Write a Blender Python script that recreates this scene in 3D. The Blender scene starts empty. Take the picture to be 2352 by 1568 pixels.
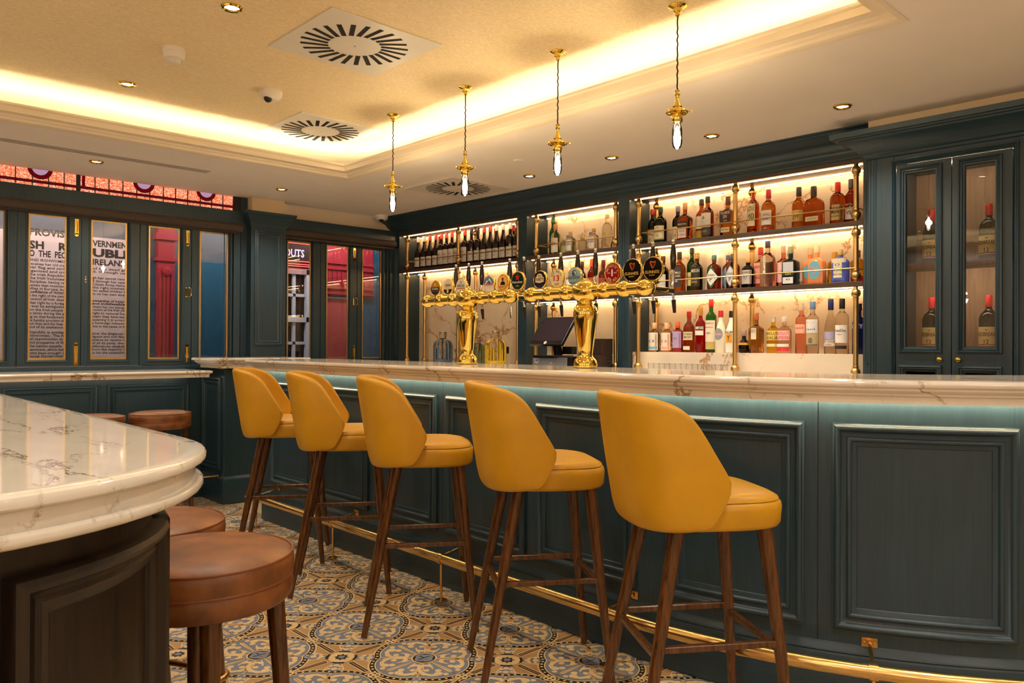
import bpy, bmesh, math, random
from mathutils import Vector, Matrix
random.seed(7)
PI = math.pi
S = bpy.context.scene
COL = S.collection

# ------------------------------------------------------------------ camera
cam_d = bpy.data.cameras.new('camera'); cam = bpy.data.objects.new('camera', cam_d); COL.objects.link(cam)
cam_d.sensor_width = 36.0; cam_d.lens = 1780.6 / 2352 * 36; cam_d.clip_start = 0.05; cam_d.clip_end = 60
Rm = Matrix(((0.684961180, 0.000409176, 0.728579450),
             (0.728562100, -0.007308701, -0.684940763),
             (0.005044708, 0.999973207, -0.005304287)))
cam.matrix_world = Matrix.Translation((0, 0, 1.21)) @ Rm.to_4x4()
S.camera = cam

# ------------------------------------------------------------------ world, exposure
S.view_settings.view_transform = 'Standard'; S.view_settings.look = 'None'
S.view_settings.gamma = 1.0; S.view_settings.use_curve_mapping = False
S.view_settings.exposure = 1.18
W = bpy.data.worlds.new('world'); S.world = W; W.use_nodes = True
W.node_tree.nodes['Background'].inputs[0].default_value = (0.16, 0.20, 0.28, 1)
W.node_tree.nodes['Background'].inputs[1].default_value = 0.25
K_DOWN = 13.0        # watts of each downlight
K_GLOBE = 22.0        # emission of the globe lamps behind
K_COVE = 20.0
K_SHELF = 15.0
K_BAR = 26.0
K_BULB = 30.0
WARM = (1.0, 0.90, 0.76)
WARM2 = (1.0, 0.63, 0.31)

# ------------------------------------------------------------------ materials
def lin(c):
    f = lambda v: v / 12.92 if v <= 0.04045 else ((v + 0.055) / 1.055) ** 2.4
    return tuple(f(x / 255) for x in c) + (1.0,)
_M = {}
def base_mat(name):
    m = bpy.data.materials.new(name); m.use_nodes = True
    nt = m.node_tree; b = nt.nodes['Principled BSDF']
    return m, nt, b
def N(nt, t, **k):
    n = nt.nodes.new(t)
    for a, v in k.items():
        if a in n.inputs: n.inputs[a].default_value = v
        else: setattr(n, a, v)
    return n
def L(nt, a, ao, b, bi): nt.links.new(a.outputs[ao], b.inputs[bi])
def coords(nt, scale=(1, 1, 1), rot=(0, 0, 0)):
    t = N(nt, 'ShaderNodeTexCoord'); mp = N(nt, 'ShaderNodeMapping')
    mp.inputs['Scale'].default_value = scale; mp.inputs['Rotation'].default_value = rot
    L(nt, t, 'Object', mp, 'Vector'); return mp
def ramp(nt, stops):
    r = N(nt, 'ShaderNodeValToRGB'); e = r.color_ramp.elements
    while len(e) < len(stops): e.new(0.5)
    for i, (p, c) in enumerate(stops): e[i].position = p; e[i].color = c
    return r
def flat(name, rgb, rough=0.5, metal=0.0, var=0.06, coat=0.0, scale=12, spec=0.5, bump=0.0, sheen=0):
    """plain surface with slight procedural colour variation and optional bump"""
    if name in _M: return _M[name]
    m, nt, b = base_mat(name); c = lin(rgb)
    mp = coords(nt); no = N(nt, 'ShaderNodeTexNoise', Scale=scale, Detail=4.0); L(nt, mp, 0, no, 'Vector')
    r = ramp(nt, [(0.3, tuple(x * (1 - var) for x in c[:3]) + (1,)), (0.7, tuple(min(1, x * (1 + var)) for x in c[:3]) + (1,))])
    L(nt, no, 'Fac', r, 'Fac'); L(nt, r, 'Color', b, 'Base Color')
    b.inputs['Roughness'].default_value = rough; b.inputs['Metallic'].default_value = metal
    b.inputs['Coat Weight'].default_value = coat; b.inputs['Specular IOR Level'].default_value = spec
    if bump:
        bp = N(nt, 'ShaderNodeBump', Strength=bump, Distance=0.002); L(nt, no, 'Fac', bp, 'Height'); L(nt, bp, 0, b, 'Normal')
    _M[name] = m; return m
def wood(name, c1, c2, rough=0.35, scale=(30, 30, 2.0), coat=0.0, bump=0.25, contrast=(0.35, 0.7)):
    if name in _M: return _M[name]
    m, nt, b = base_mat(name)
    mp = coords(nt, scale); no = N(nt, 'ShaderNodeTexNoise', Scale=2.2, Detail=8.0, Roughness=0.62, Distortion=0.6)
    L(nt, mp, 0, no, 'Vector')
    r = ramp(nt, [(contrast[0], lin(c1)), (contrast[1], lin(c2))]); L(nt, no, 'Fac', r, 'Fac')
    L(nt, r, 'Color', b, 'Base Color'); b.inputs['Roughness'].default_value = rough
    b.inputs['Coat Weight'].default_value = coat; b.inputs['Coat Roughness'].default_value = 0.15
    bp = N(nt, 'ShaderNodeBump', Strength=bump, Distance=0.0015); L(nt, no, 'Fac', bp, 'Height'); L(nt, bp, 0, b, 'Normal')
    _M[name] = m; return m
def marble(name, base=(236, 228, 216), vein=(150, 112, 52), rough=0.09, vs=2.2, seed=0.0, thick=0.028, stretch=(1, 1, 1), cover=(0.5, 0.62)):
    if name in _M: return _M[name]
    m, nt, b = base_mat(name)
    mp = coords(nt, stretch); mp.inputs['Location'].default_value = (seed, seed * .7, seed * .3)
    n1 = N(nt, 'ShaderNodeTexNoise', Scale=3.0, Detail=7.0, Roughness=0.65); L(nt, mp, 0, n1, 'Vector')
    mx = N(nt, 'ShaderNodeVectorMath', operation='MULTIPLY_ADD'); mx.inputs[1].default_value = (0.7, 0.7, 0.7)
    L(nt, n1, 'Color', mx, 0); L(nt, mp, 0, mx, 2)
    vo = N(nt, 'ShaderNodeTexVoronoi', Scale=vs, feature='DISTANCE_TO_EDGE'); L(nt, mx, 0, vo, 'Vector')
    r = ramp(nt, [(0.0, (1, 1, 1, 1)), (thick, (0, 0, 0, 1))]); L(nt, vo, 'Distance', r, 'Fac')
    n2 = N(nt, 'ShaderNodeTexNoise', Scale=1.9, Detail=5.0, Roughness=0.7); L(nt, mp, 0, n2, 'Vector')
    r2 = ramp(nt, [(cover[0], (0, 0, 0, 1)), (cover[1], (1, 1, 1, 1))]); L(nt, n2, 'Fac', r2, 'Fac')
    mu = N(nt, 'ShaderNodeMath', operation='MULTIPLY'); L(nt, r, 'Color', mu, 0); L(nt, r2, 'Color', mu, 1)
    n3 = N(nt, 'ShaderNodeTexNoise', Scale=5.0, Detail=6.0); L(nt, mp, 0, n3, 'Vector')
    c = lin(base); r3 = ramp(nt, [(0.3, tuple(x * .90 for x in c[:3]) + (1,)), (0.7, c)]); L(nt, n3, 'Fac', r3, 'Fac')
    mi = N(nt, 'ShaderNodeMix', data_type='RGBA'); L(nt, mu, 0, mi, 0); L(nt, r3, 'Color', mi, 6); mi.inputs[7].default_value = lin(vein)
    L(nt, mi, 2, b, 'Base Color'); b.inputs['Roughness'].default_value = rough
    _M[name] = m; return m
def emit(name, rgb, strength):
    if name in _M: return _M[name]
    m, nt, b = base_mat(name); nt.nodes.remove(b)
    e = N(nt, 'ShaderNodeEmission', Strength=strength); e.inputs['Color'].default_value = tuple(rgb) + (1,)
    L(nt, e, 0, nt.nodes['Material Output'], 'Surface'); _M[name] = m; return m
def glass(name, rgb, rough=0.03, ior=1.35, trans=1.0):
    if name in _M: return _M[name]
    m, nt, b = base_mat(name)
    mp = coords(nt); no = N(nt, 'ShaderNodeTexNoise', Scale=9.0); L(nt, mp, 0, no, 'Vector'); c = lin(rgb)
    r = ramp(nt, [(0.3, tuple(x * .93 for x in c[:3]) + (1,)), (0.7, c)]); L(nt, no, 'Fac', r, 'Fac'); L(nt, r, 'Color', b, 'Base Color')
    b.inputs['Roughness'].default_value = rough; b.inputs['IOR'].default_value = ior
    b.inputs['Transmission Weight'].default_value = trans
    _M[name] = m; return m
def pane(name, tint=(1, 1, 1), fres=1.45):
    if name in _M: return _M[name]
    m, nt, b = base_mat(name); nt.nodes.remove(b)
    tr = N(nt, 'ShaderNodeBsdfTransparent'); tr.inputs[0].default_value = tuple(tint) + (1,)
    gl = N(nt, 'ShaderNodeBsdfGlossy', Roughness=0.0); fr = N(nt, 'ShaderNodeFresnel', IOR=fres)
    mi = N(nt, 'ShaderNodeMixShader'); L(nt, fr, 0, mi, 0); L(nt, tr, 0, mi, 1); L(nt, gl, 0, mi, 2)
    L(nt, mi, 0, nt.nodes['Material Output'], 'Surface'); _M[name] = m; return m

TEAL = wood('teal_painted_oak', (35, 56, 67), (43, 66, 77), rough=0.34, scale=(34, 34, 1.6), bump=0.22)
TEALH = wood('teal_painted_oak_rail', (36, 57, 68), (44, 67, 78), rough=0.33, scale=(1.6, 34, 34), bump=0.22)
BARM = marble('cream_marble_gold_veins', seed=3.1, vs=2.3, thick=0.035, cover=(0.42, 0.54))
TABM = marble('cream_marble_table', seed=8.3, vs=2.4, thick=0.04, cover=(0.50, 0.60), rough=0.05, stretch=(1.0, 3.0, 2.0), base=(228, 221, 208), vein=(112, 88, 52))
BACKM = marble('cream_marble_splashback', seed=5.7, vs=2.0, thick=0.035, base=(236, 222, 202), rough=0.12, vein=(176, 122, 56), cover=(0.42, 0.52))
BRASS = flat('polished_brass', (242, 212, 112), rough=0.07, metal=1.0, var=0.03)
BRASSD = flat('antique_brass', (212, 176, 112), rough=0.34, metal=1.0, var=0.06)
BRASSB = flat('brushed_brass_rail', (226, 188, 120), rough=0.24, metal=1.0, var=0.05)
CHROME = flat('chrome', (215, 215, 215), rough=0.06, metal=1.0, var=0.02)
STEEL = flat('brushed_steel', (196, 204, 222), rough=0.38, metal=1.0)
BLACK = flat('black_plastic', (16, 15, 16), rough=0.32)
DARKB = flat('dark_brown_box', (44, 28, 20), rough=0.5)
WALNUT = wood('walnut_stained_beech', (56, 31, 12), (112, 66, 25), rough=0.24, scale=(40, 40, 3), coat=0.25, bump=0.12)
DWOOD = wood('dark_oak', (12, 7, 4), (40, 26, 16), rough=0.38, scale=(28, 28, 1.8), coat=0.05, bump=0.4)
SHELFW = wood('bronze_brown_shelf', (58, 40, 28), (84, 60, 42), rough=0.4, scale=(2, 26, 26), bump=0.2)
MUSTARD = flat('mustard_leather', (202, 148, 18), rough=0.42, var=0.07, scale=8, bump=0.06)
TAN = flat('tan_brown_leather', (126, 76, 37), rough=0.42, var=0.36, scale=16, bump=0.12)
WHITE = flat('white_plastic', (228, 222, 212), rough=0.4, var=0.02)
PAINT = flat('cream_ceiling_paint', (242, 234, 226), rough=0.85, var=0.02, scale=3)
CORN = flat('cream_moulding_paint', (236, 222, 198), rough=0.7, var=0.02, scale=3)
WALLP = flat('cream_wall_paint', (232, 206, 168), rough=0.8, var=0.02, scale=3)
COVEP = flat('cove_white_paint', (240, 232, 208), rough=0.85, var=0.01, scale=3)
DARK = flat('vent_dark', (12, 10, 9), rough=0.8)
BLIND = flat('roller_blind_taupe', (74, 62, 54), rough=0.7, var=0.08, scale=40)
PANE = pane('window_pane', (0.95, 0.97, 0.98), 1.5)
CPANE = pane('cabinet_pane', (0.92, 0.92, 0.92), 1.5)
CLEAR = glass('clear_glass', (250, 250, 250), 0.02, 1.25)
LEDS = emit('shelf_led', WARM2, K_SHELF)
LEDC = emit('cove_led', (1.0, 0.88, 0.68), K_COVE)
LEDB = emit('bar_led', (1.0, 0.77, 0.47), K_BAR)
LAMP = emit('downlight_glow', (1.0, 0.86, 0.62), 14.0)
BULBE = emit('filament_glow', (1.0, 0.72, 0.38), K_BULB)
GLOBE = emit('globe_lamp_glow', (1.0, 0.91, 0.79), K_GLOBE)

def wallpaper():
    m, nt, b = base_mat('damask_ceiling_paper')
    mp = coords(nt); n1 = N(nt, 'ShaderNodeTexNoise', Scale=13.0, Detail=3.0, Roughness=0.5, Distortion=3.5); L(nt, mp, 0, n1, 'Vector')
    n2 = N(nt, 'ShaderNodeTexWave', Scale=9.0, Distortion=14.0, Detail=3.0); n2.inputs['Detail Scale'].default_value = 2.4; L(nt, mp, 0, n2, 'Vector')
    mu = N(nt, 'ShaderNodeMath', operation='MULTIPLY'); L(nt, n1, 'Fac', mu, 0); L(nt, n2, 'Fac', mu, 1)
    r = ramp(nt, [(0.12, lin((238, 216, 171))), (0.42, lin((246, 226, 184)))]); L(nt, mu, 0, r, 'Fac'); L(nt, r, 'Color', b, 'Base Color')
    b.inputs['Roughness'].default_value = 0.55
    bp = N(nt, 'ShaderNodeBump', Strength=0.25, Distance=0.002); L(nt, mu, 0, bp, 'Height'); L(nt, bp, 0, b, 'Normal')
    return m
PAPER = wallpaper()
def stained():
    m, nt, b = base_mat('stained_glass_orange')
    mp = coords(nt); n1 = N(nt, 'ShaderNodeTexVoronoi', Scale=150.0); L(nt, mp, 0, n1, 'Vector')
    r = ramp(nt, [(0.1, lin((200, 76, 36))), (0.5, lin((238, 128, 84))), (0.95, lin((255, 220, 200)))]); L(nt, n1, 'Color', r, 'Fac')
    L(nt, r, 'Color', b, 'Base Color'); L(nt, r, 'Color', b, 'Emission Color'); b.inputs['Emission Strength'].default_value = 0.38  # glow in the material stands in for light coming through the glass
    b.inputs['Roughness'].default_value = 0.15
    return m
STAIN = stained()
STAINP = emit('stained_glass_lilac', lin((196, 150, 176))[:3], 0.40)  # lilac and red emit too, in place of real backlight
STAINR = emit('stained_glass_red', lin((110, 6, 12))[:3], 0.40)

# ------------------------------------------------------------------ mesh helpers
class MB:
    def __init__(s): s.v = []; s.f = []; s.m = []
    def add(s, vs, fs, mi=0):
        o = len(s.v); s.v += [tuple(p) for p in vs]; s.f += [tuple(i + o for i in f) for f in fs]; s.m += [mi] * len(fs); return s
    def box(s, x0, x1, y0, y1, z0, z1, mi=0):
        v = [(x, y, z) for z in (z0, z1) for y in (y0, y1) for x in (x0, x1)]
        return s.add(v, [(0, 2, 3, 1), (4, 5, 7, 6), (0, 1, 5, 4), (2, 6, 7, 3), (0, 4, 6, 2), (1, 3, 7, 5)], mi)
    def tube(s, pts, r, seg=12, caps=True, mi=0, square=False, r2=None):
        n = len(pts); P = [Vector(p) for p in pts]; vs = []
        for i, p in enumerate(P):
            t = (P[min(i + 1, n - 1)] - P[max(i - 1, 0)]).normalized()
            a = Vector((0, 0, 1)) if abs(t.z) < 0.95 else Vector((0, 1, 0))
            x = t.cross(a).normalized(); y = x.cross(t).normalized()
            rr = r if r2 is None else r + (r2 - r) * i / (n - 1)
            for k in range(seg):
                an = 2 * PI * (k + (0.5 if square else 0)) / seg
                vs.append(p + x * rr * math.cos(an) + y * rr * math.sin(an))
        fs = [(i * seg + k, i * seg + (k + 1) % seg, (i + 1) * seg + (k + 1) % seg, (i + 1) * seg + k) for i in range(n - 1) for k in range(seg)]
        if caps: fs += [tuple(range(seg))[::-1], tuple(range((n - 1) * seg, n * seg))]
        return s.add(vs, fs, mi)
    def lathe(s, prof, c=(0, 0, 0), seg=24, axis='z', mi=0):
        vs = []; n = len(prof)
        for r, h in prof:
            for k in range(seg):
                a = 2 * PI * k / seg; x, y = r * math.cos(a), r * math.sin(a)
                p = (x, y, h) if axis == 'z' else ((h, x, y) if axis == 'x' else (x, h, y))
                vs.append((p[0] + c[0], p[1] + c[1], p[2] + c[2]))
        fs = [(i * seg + k, i * seg + (k + 1) % seg, (i + 1) * seg + (k + 1) % seg, (i + 1) * seg + k) for i in range(n - 1) for k in range(seg)]
        fs += [tuple(range(seg))[::-1], tuple(range((n - 1) * seg, n * seg))]
        return s.add(vs, fs, mi)
    def sphere(s, c, r, seg=16, mi=0, sz=1.0):
        n = 9; return s.lathe([(max(1e-4, r * math.sin(PI * i / n)), -r * sz * math.cos(PI * i / n)) for i in range(n + 1)], c, seg, 'z', mi)
    def loft(s, rings, seg=28, mi=0):
        """rings: (z, rx, ry, n, cx, cy) superellipse sections"""
        vs = []
        for R_ in rings:
            z, rx, ry, n = R_[:4]; cx, cy = (R_[4], R_[5]) if len(R_) > 4 else (0, 0)
            for k in range(seg):
                a = 2 * PI * k / seg; ca, sa = math.cos(a), math.sin(a)
                vs.append((cx + rx * math.copysign(abs(ca) ** (2 / n), ca), cy + ry * math.copysign(abs(sa) ** (2 / n), sa), z))
        n = len(rings)
        fs = [(i * seg + k, i * seg + (k + 1) % seg, (i + 1) * seg + (k + 1) % seg, (i + 1) * seg + k) for i in range(n - 1) for k in range(seg)]
        fs += [tuple(range(seg))[::-1], tuple(range((n - 1) * seg, n * seg))]
        return s.add(vs, fs, mi)
    def sweep(s, path, prof, closed=False, mi=0, caps=True):
        """path: plan points; prof: (d, z), d = distance to the RIGHT of travel; mitred corners; profile closed"""
        P = [Vector(p[:2]) for p in path]; n = len(P); vs = []
        for i in range(n):
            a = P[i] - P[i - 1] if (i > 0 or closed) else P[1] - P[0]
            b = P[(i + 1) % n] - P[i] if (i < n - 1 or closed) else P[i] - P[i - 1]
            a.normalize(); b.normalize()
            na = Vector((a.y, -a.x)); nb = Vector((b.y, -b.x)); m = (na + nb)
            m = m / max(0.3, m.dot(na)) if m.length > 1e-6 else na
            for d, z in prof: vs.append((P[i].x + m.x * d, P[i].y + m.y * d, z))
        k = len(prof); fs = []
        for i in range(n if closed else n - 1):
            j = (i + 1) % n
            for q in range(k): fs.append((i * k + q, j * k + q, j * k + (q + 1) % k, i * k + (q + 1) % k))
        if caps and not closed: fs += [tuple(range(k)), tuple(range((n - 1) * k, n * k))[::-1]]
        return s.add(vs, fs, mi)
    def frame(s, fn, s0, s1, z0, z1, prof, nseg=1, mi=0):
        """mitred rectangular moulding; fn(s, d, z) -> point; prof: (inset, height)"""
        path = []
        for i in range(nseg): path.append((i / nseg, 0.0))
        path.append((1.0, 0.0)); path.append((1.0, 1.0))
        for i in range(nseg - 1, 0, -1): path.append((i / nseg, 1.0))
        path.append((0.0, 1.0)); n = len(path); k = len(prof); vs = []
        for fx, fz in path:
            for t, d in prof: vs.append(fn(s0 + t + fx * (s1 - s0 - 2 * t), d, z0 + t + fz * (z1 - z0 - 2 * t)))
        fs = [(i * k + q, ((i + 1) % n) * k + q, ((i + 1) % n) * k + q + 1, i * k + q + 1) for i in range(n) for q in range(k - 1)]
        return s.add(vs, fs, mi)
    def build(s, name, mats, parent=None, smooth=None, bevel=0.0, loc=None, rotz=0.0, bseg=2):
        me = bpy.data.meshes.new(name); me.from_pydata(s.v, [], s.f)
        if not isinstance(mats, (list, tuple)): mats = [mats]
        for m in mats: me.materials.append(m)
        me.polygons.foreach_set('material_index', s.m)
        bm = bmesh.new(); bm.from_mesh(me); bmesh.ops.recalc_face_normals(bm, faces=bm.faces)
        if smooth is not None:
            ca = math.cos(math.radians(smooth))
            for f in bm.faces: f.smooth = True
            for e in bm.edges:
                if len(e.link_faces) == 2: e.smooth = e.link_faces[0].normal.dot(e.link_faces[1].normal) > ca
        bm.to_mesh(me); bm.free()
        o = bpy.data.objects.new(name, me); COL.objects.link(o)
        if parent: o.parent = parent
        if loc: o.location = loc
        if rotz: o.rotation_euler = (0, 0, rotz)
        if bevel:
            md = o.modifiers.new('bevel', 'BEVEL'); md.width = bevel; md.segments = bseg; md.limit_method = 'ANGLE'; md.angle_limit = math.radians(40)
        return o
def tag(o, label=None, cat=None, group=None, kind=None):
    if label: o['label'] = label
    if cat: o['category'] = cat
    if group: o['group'] = group
    if kind: o['kind'] = kind
    return o
def thing(name, label, cat, loc=(0, 0, 0), rotz=0, group=None):
    o = bpy.data.objects.new(name, None); COL.objects.link(o); o.empty_display_size = 0.1
    o.location = loc; o.rotation_euler = (0, 0, rotz); return tag(o, label, cat, group)
def struct(o, label, cat): return tag(o, label, cat, kind='structure')
def dup(root, loc, rotz, label):
    r = root.copy(); COL.objects.link(r); r.location = loc; r.rotation_euler = (0, 0, rotz); r['label'] = label
    for ch in list(root.children):
        c = ch.copy(); COL.objects.link(c); c.parent = r
        for g in list(ch.children):
            d = g.copy(); COL.objects.link(d); d.parent = c
    return r
_T = {}
def text(sx, bold=0.0):
    """2-D outline faces of a string, normalised to unit cap height; returns verts, faces, width"""
    key = (sx, bold)
    if key in _T: return _T[key]
    cu = bpy.data.curves.new('lettering', 'FONT'); cu.body = sx; cu.size = 1.0; cu.offset = bold; cu.resolution_u = 2
    o = bpy.data.objects.new('lettering', cu); COL.objects.link(o)
    bpy.context.view_layer.update(); dg = bpy.context.evaluated_depsgraph_get()
    me = bpy.data.meshes.new_from_object(o.evaluated_get(dg)); vs = [tuple(v.co) for v in me.vertices]; fs = [tuple(p.vertices) for p in me.polygons]
    bpy.data.objects.remove(o); bpy.data.curves.remove(cu); bpy.data.meshes.remove(me)
    if not vs: _T[key] = ([], [], 1); return _T[key]
    x0 = min(v[0] for v in vs); x1 = max(v[0] for v in vs)
    r = ([((v[0] - x0), v[1] / 0.7) for v in vs], fs, x1 - x0); _T[key] = r; return r
def put_text(mb, sx, fn, x0, x1, z0, h, mi=1, bold=0.0, fit=True):
    """lettering laid between x0 and x1 with baseline z0; fn(x, z) -> 3-D point"""
    vs, fs, w = text(sx, bold)
    if not vs: return
    k = (x1 - x0) / w if fit else h / 0.7
    if not fit: c = (x0 + x1) / 2; x0 = c - w * k / 2
    mb.add([fn(x0 + v[0] * k, z0 + v[1] * h) for v in vs], fs, mi)

# ------------------------------------------------------------------ the room
ZC, ZR = 2.44, 2.65
CX0, CX1, CY0, CY1 = -5.056, -1.10, -2.2, 3.074       # the coffer opening
m = MB(); m.box(-6.3, 3.2, -4.2, 5.0, -0.12, -0.0055)
struct(m.build('floor', flat('floor_substrate', (190, 165, 125), 0.5)), 'patterned cream and grey-blue encaustic tile floor of the bar room', 'floor')

def tile_floor():
    """encaustic tiles: quatrefoil flowers framed by dotted chains, stars at the corners"""
    p = 0.4555; h = p / 2; mb = MB()
    CREAM, TANC, BLUE, DK = 0, 1, 2, 3
    polys = []
    def lay(n): return -0.0046 + n * 0.0005
    def quat(d, rl, n=72):
        out = []
        for i in range(n):
            a = 2 * PI * i / n; ph = (a + PI / 4) % (PI / 2) - PI / 4
            r = d * math.cos(ph) + math.sqrt(max(0, rl * rl - (d * math.sin(ph)) ** 2)); out.append((r * math.cos(a), r * math.sin(a)))
        return out
    def circ(x, y, r, n=8): return [(x + r * math.cos(2 * PI * i / n), y + r * math.sin(2 * PI * i / n)) for i in range(n)]
    def P(pts, l, c): polys.append((pts, l, c))
    def rotp(pts, a): ca, sa = math.cos(a), math.sin(a); return [(x * ca - y * sa, x * sa + y * ca) for x, y in pts]
    def stroke(pts, w, l, c):
        for i in range(len(pts) - 1):
            (x0, y0), (x1, y1) = pts[i], pts[i + 1]; dx, dy = x1 - x0, y1 - y0; q = math.hypot(dx, dy) or 1
            wi = w if not callable(w) else w(i / (len(pts) - 1)); nx, ny = -dy / q * wi, dx / q * wi; ex, ey = dx / q * wi * .5, dy / q * wi * .5
            P([(x0 + nx - ex, y0 + ny - ey), (x1 + nx + ex, y1 + ny + ey), (x1 - nx + ex, y1 - ny + ey), (x0 - nx - ex, y0 - ny - ey)], l, c)
    P([(-h, -h), (h, -h), (h, h), (-h, h)], 0, TANC)
    P(quat(.070, .156), 1, CREAM); P(quat(.070, .150), 2, DK); 
    ql = quat(.070, .1405, 52)
    for x, y in ql[::1]:
        P(circ(x, y, .0056, 6), 3, CREAM)
    P(quat(.070, .131), 3.2, CREAM); P(quat(.070, .1265), 4, BLUE)
    for q in range(4):
        a = q * PI / 2
        # acanthus scroll of each lobe
        P(rotp([(.045, -.004), (.16, -.009), (.178, 0), (.16, .009), (.045, .004)], a), 5, CREAM)
        for sg in (1, -1):
            arc = [(.105 + .050 * math.cos(t), sg * (.052 + .036 * math.sin(t))) for t in [PI * (1.25 - k * .17) for k in range(9)]]
            for i in range(len(arc) - 1):
                pass
            W_ = [.0085] * 9
            s0 = len(polys); stroke([tuple(z) for z in arc], .0085, 5, CREAM)
            for i in range(s0, len(polys)): polys[i] = (rotp(polys[i][0], a), polys[i][1], polys[i][2])
            for (cx, cy, r) in ((.150, sg * .046, .017), (.128, sg * .030, .013), (.098, sg * .062, .012), (.172, sg * .028, .011), (.075, sg * .028, .010), (.118, sg * .088, .012)):
                P(rotp(circ(cx, cy, r, 8), a), 5, CREAM)
            P(rotp([(.05, sg * .012), (.10, sg * .030), (.105, sg * .040), (.055, sg * .020)], a), 5, CREAM)
        b = a + PI / 4
        P(rotp([(.045, -.003), (.11, -.011), (.17, 0), (.11, .011), (.045, .003)], b), 5, TANC)
        P(rotp([(.045, -.005), (.11, -.014), (.176, 0), (.11, .014), (.045, .005)], b), 4.6, CREAM)
        P(rotp([(.0, -.0012), (.20, -.0012), (.20, .0012), (.0, .0012)], a), 7.6, TANC)
    P(circ(0, 0, .050, 20), 5.6, CREAM); P(circ(0, 0, .044, 20), 6, DK); P(quat(.016, .0235, 24), 7.0, BLUE)
    for q in range(4): P(rotp([(.0, -.0022), (.026, -.0022), (.026, .0022), (.0, .0022)], q * PI / 2), 8, DK)
    for sx in (1, -1):
        for sy in (1, -1):
            T = lambda pts: [(sx * (h - x), sy * (h - y)) for x, y in pts]       # quarter of a corner star
            P(T([(0, 0), (.052, 0), (.046, .024), (.037, .037), (.024, .046), (0, .052)]), 1.5, CREAM)
            P(T([(.032, .020), (.108, .052), (.122, .122), (.052, .108), (.020, .032)]), 1.2, CREAM)
            P(T([(.040, .026), (.101, .057), (.112, .112), (.057, .101), (.026, .040)]), 1.9, BLUE)
            for (x, y, r) in ((.055, .055, .012), (.073, .048, .009), (.048, .073, .009), (.078, .078, .013), (.092, .062, .008), (.062, .092, .008)):
                P(T(circ(x, y, r, 7)), 2.3, CREAM)
            P(T([(0, 0), (.030, 0), (.018, .0075), (.0215, .0215), (.0075, .018), (0, .030)]), 2.6, DK)
            P(T([(0, 0), (.013, 0), (.012, .006), (.006, .012), (0, .013)]), 3.4, BLUE)
            for k in range(3):
                t0 = PI / 4 - .42 + k * .28; t1 = t0 + .28
                P(T([(.050 * math.cos(t0), .050 * math.sin(t0)), (.061 * math.cos(t0), .061 * math.sin(t0)), (.061 * math.cos(t1), .061 * math.sin(t1)), (.050 * math.cos(t1), .050 * math.sin(t1))]), 2.5, DK)
            P(T([(.066, 0), (.178, 0), (.178, .0095), (.066, .0095)]), 2.2, DK); P(T([(.064, 0), (.182, 0), (.182, .0140), (.064, .0140)]), 2.0, CREAM)
            P(T([(.070, .0), (.175, .0), (.175, .0022), (.070, .0022)]), 2.6, TANC)
            P(T([(0, .066), (0, .178), (.0095, .178), (.0095, .066)]), 2.2, DK); P(T([(0, .064), (0, .182), (.0140, .182), (.0140, .064)]), 2.0, CREAM)
            P(T([(0, .070), (0, .175), (.0022, .175), (.0022, .070)]), 2.6, TANC)
            P(T([(h - .026, 0), (h, 0), (h, .026), (h - .018, .018)]), 4.2, CREAM); P(T([(0, h - .026), (0, h), (.026, h), (.018, h - .018)]), 4.2, CREAM)
            P(T(circ(h - .009, .009, .0055, 6)), 5, DK); P(T(circ(.009, h - .009, .0055, 6)), 5, DK)
    for cx in [-2.4225 + p * i for i in range(-8, 9)]:
        for cy in [1.818 + p * j for j in range(-7, 2)]:
            for qi, (pts, l, c) in enumerate(polys):
                z = lay(l) + (qi % 13) * .00003; mb.add([(cx + x, cy + y, z) for x, y in pts], [tuple(range(len(pts)))], c)
    T = lambda n, c: flat(n, c, rough=0.42, var=0.05, scale=5)
    return mb.build('floor', [T('tile_cream', (222, 192, 142)), T('tile_tan', (184, 144, 94)), T('tile_blue_grey', (122, 130, 144)), T('tile_brown', (46, 35, 25))])
struct(tile_floor(), 'patterned encaustic floor tiles with grey-blue quatrefoil flowers and dotted dark borders', 'floor')

m = MB()      # lower ceiling around the coffer, one slab ring
for a in ((-6.30, CX0, -4.2, 5.0), (CX1, 3.2, -4.2, 5.0), (CX0, CX1, -4.2, CY0), (CX0, CX1, CY1, 5.0)): m.box(a[0], a[1], a[2], a[3], ZC, ZC + .03)
struct(m.build('ceiling', PAINT), 'lower cream painted ceiling border around the raised coffer', 'ceiling')
m = MB(); m.box(CX0, CX1, CY0, CY1, ZR, ZR + .04)
struct(m.build('ceiling', PAPER), 'raised coffer ceiling covered in gold cream damask paper', 'ceiling')
m = MB(); R_ = .42
m.box(CX0 - R_, CX0, CY0 - R_, CY1 + R_, ZR, ZR + .04); m.box(CX1, CX1 + R_, CY0 - R_, CY1 + R_, ZR, ZR + .04)
m.box(CX0, CX1, CY1, CY1 + R_, ZR, ZR + .04); m.box(CX0, CX1, CY0 - R_, CY0, ZR, ZR + .04)
m.box(CX0 - R_ - .03, CX0 - R_, CY0 - R_, CY1 + R_, ZC + .03, ZR); m.box(CX1 + R_, CX1 + R_ + .03, CY0 - R_, CY1 + R_, ZC + .03, ZR)
m.box(CX0 - R_, CX1 + R_, CY1 + R_, CY1 + R_ + .03, ZC + .03, ZR); m.box(CX0 - R_, CX1 + R_, CY0 - R_ - .03, CY0 - R_, ZC + .03, ZR)
struct(m.build('trim_1', COVEP), 'white painted recess of the lighting cove around the coffer', 'cove')
m = MB()
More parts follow.
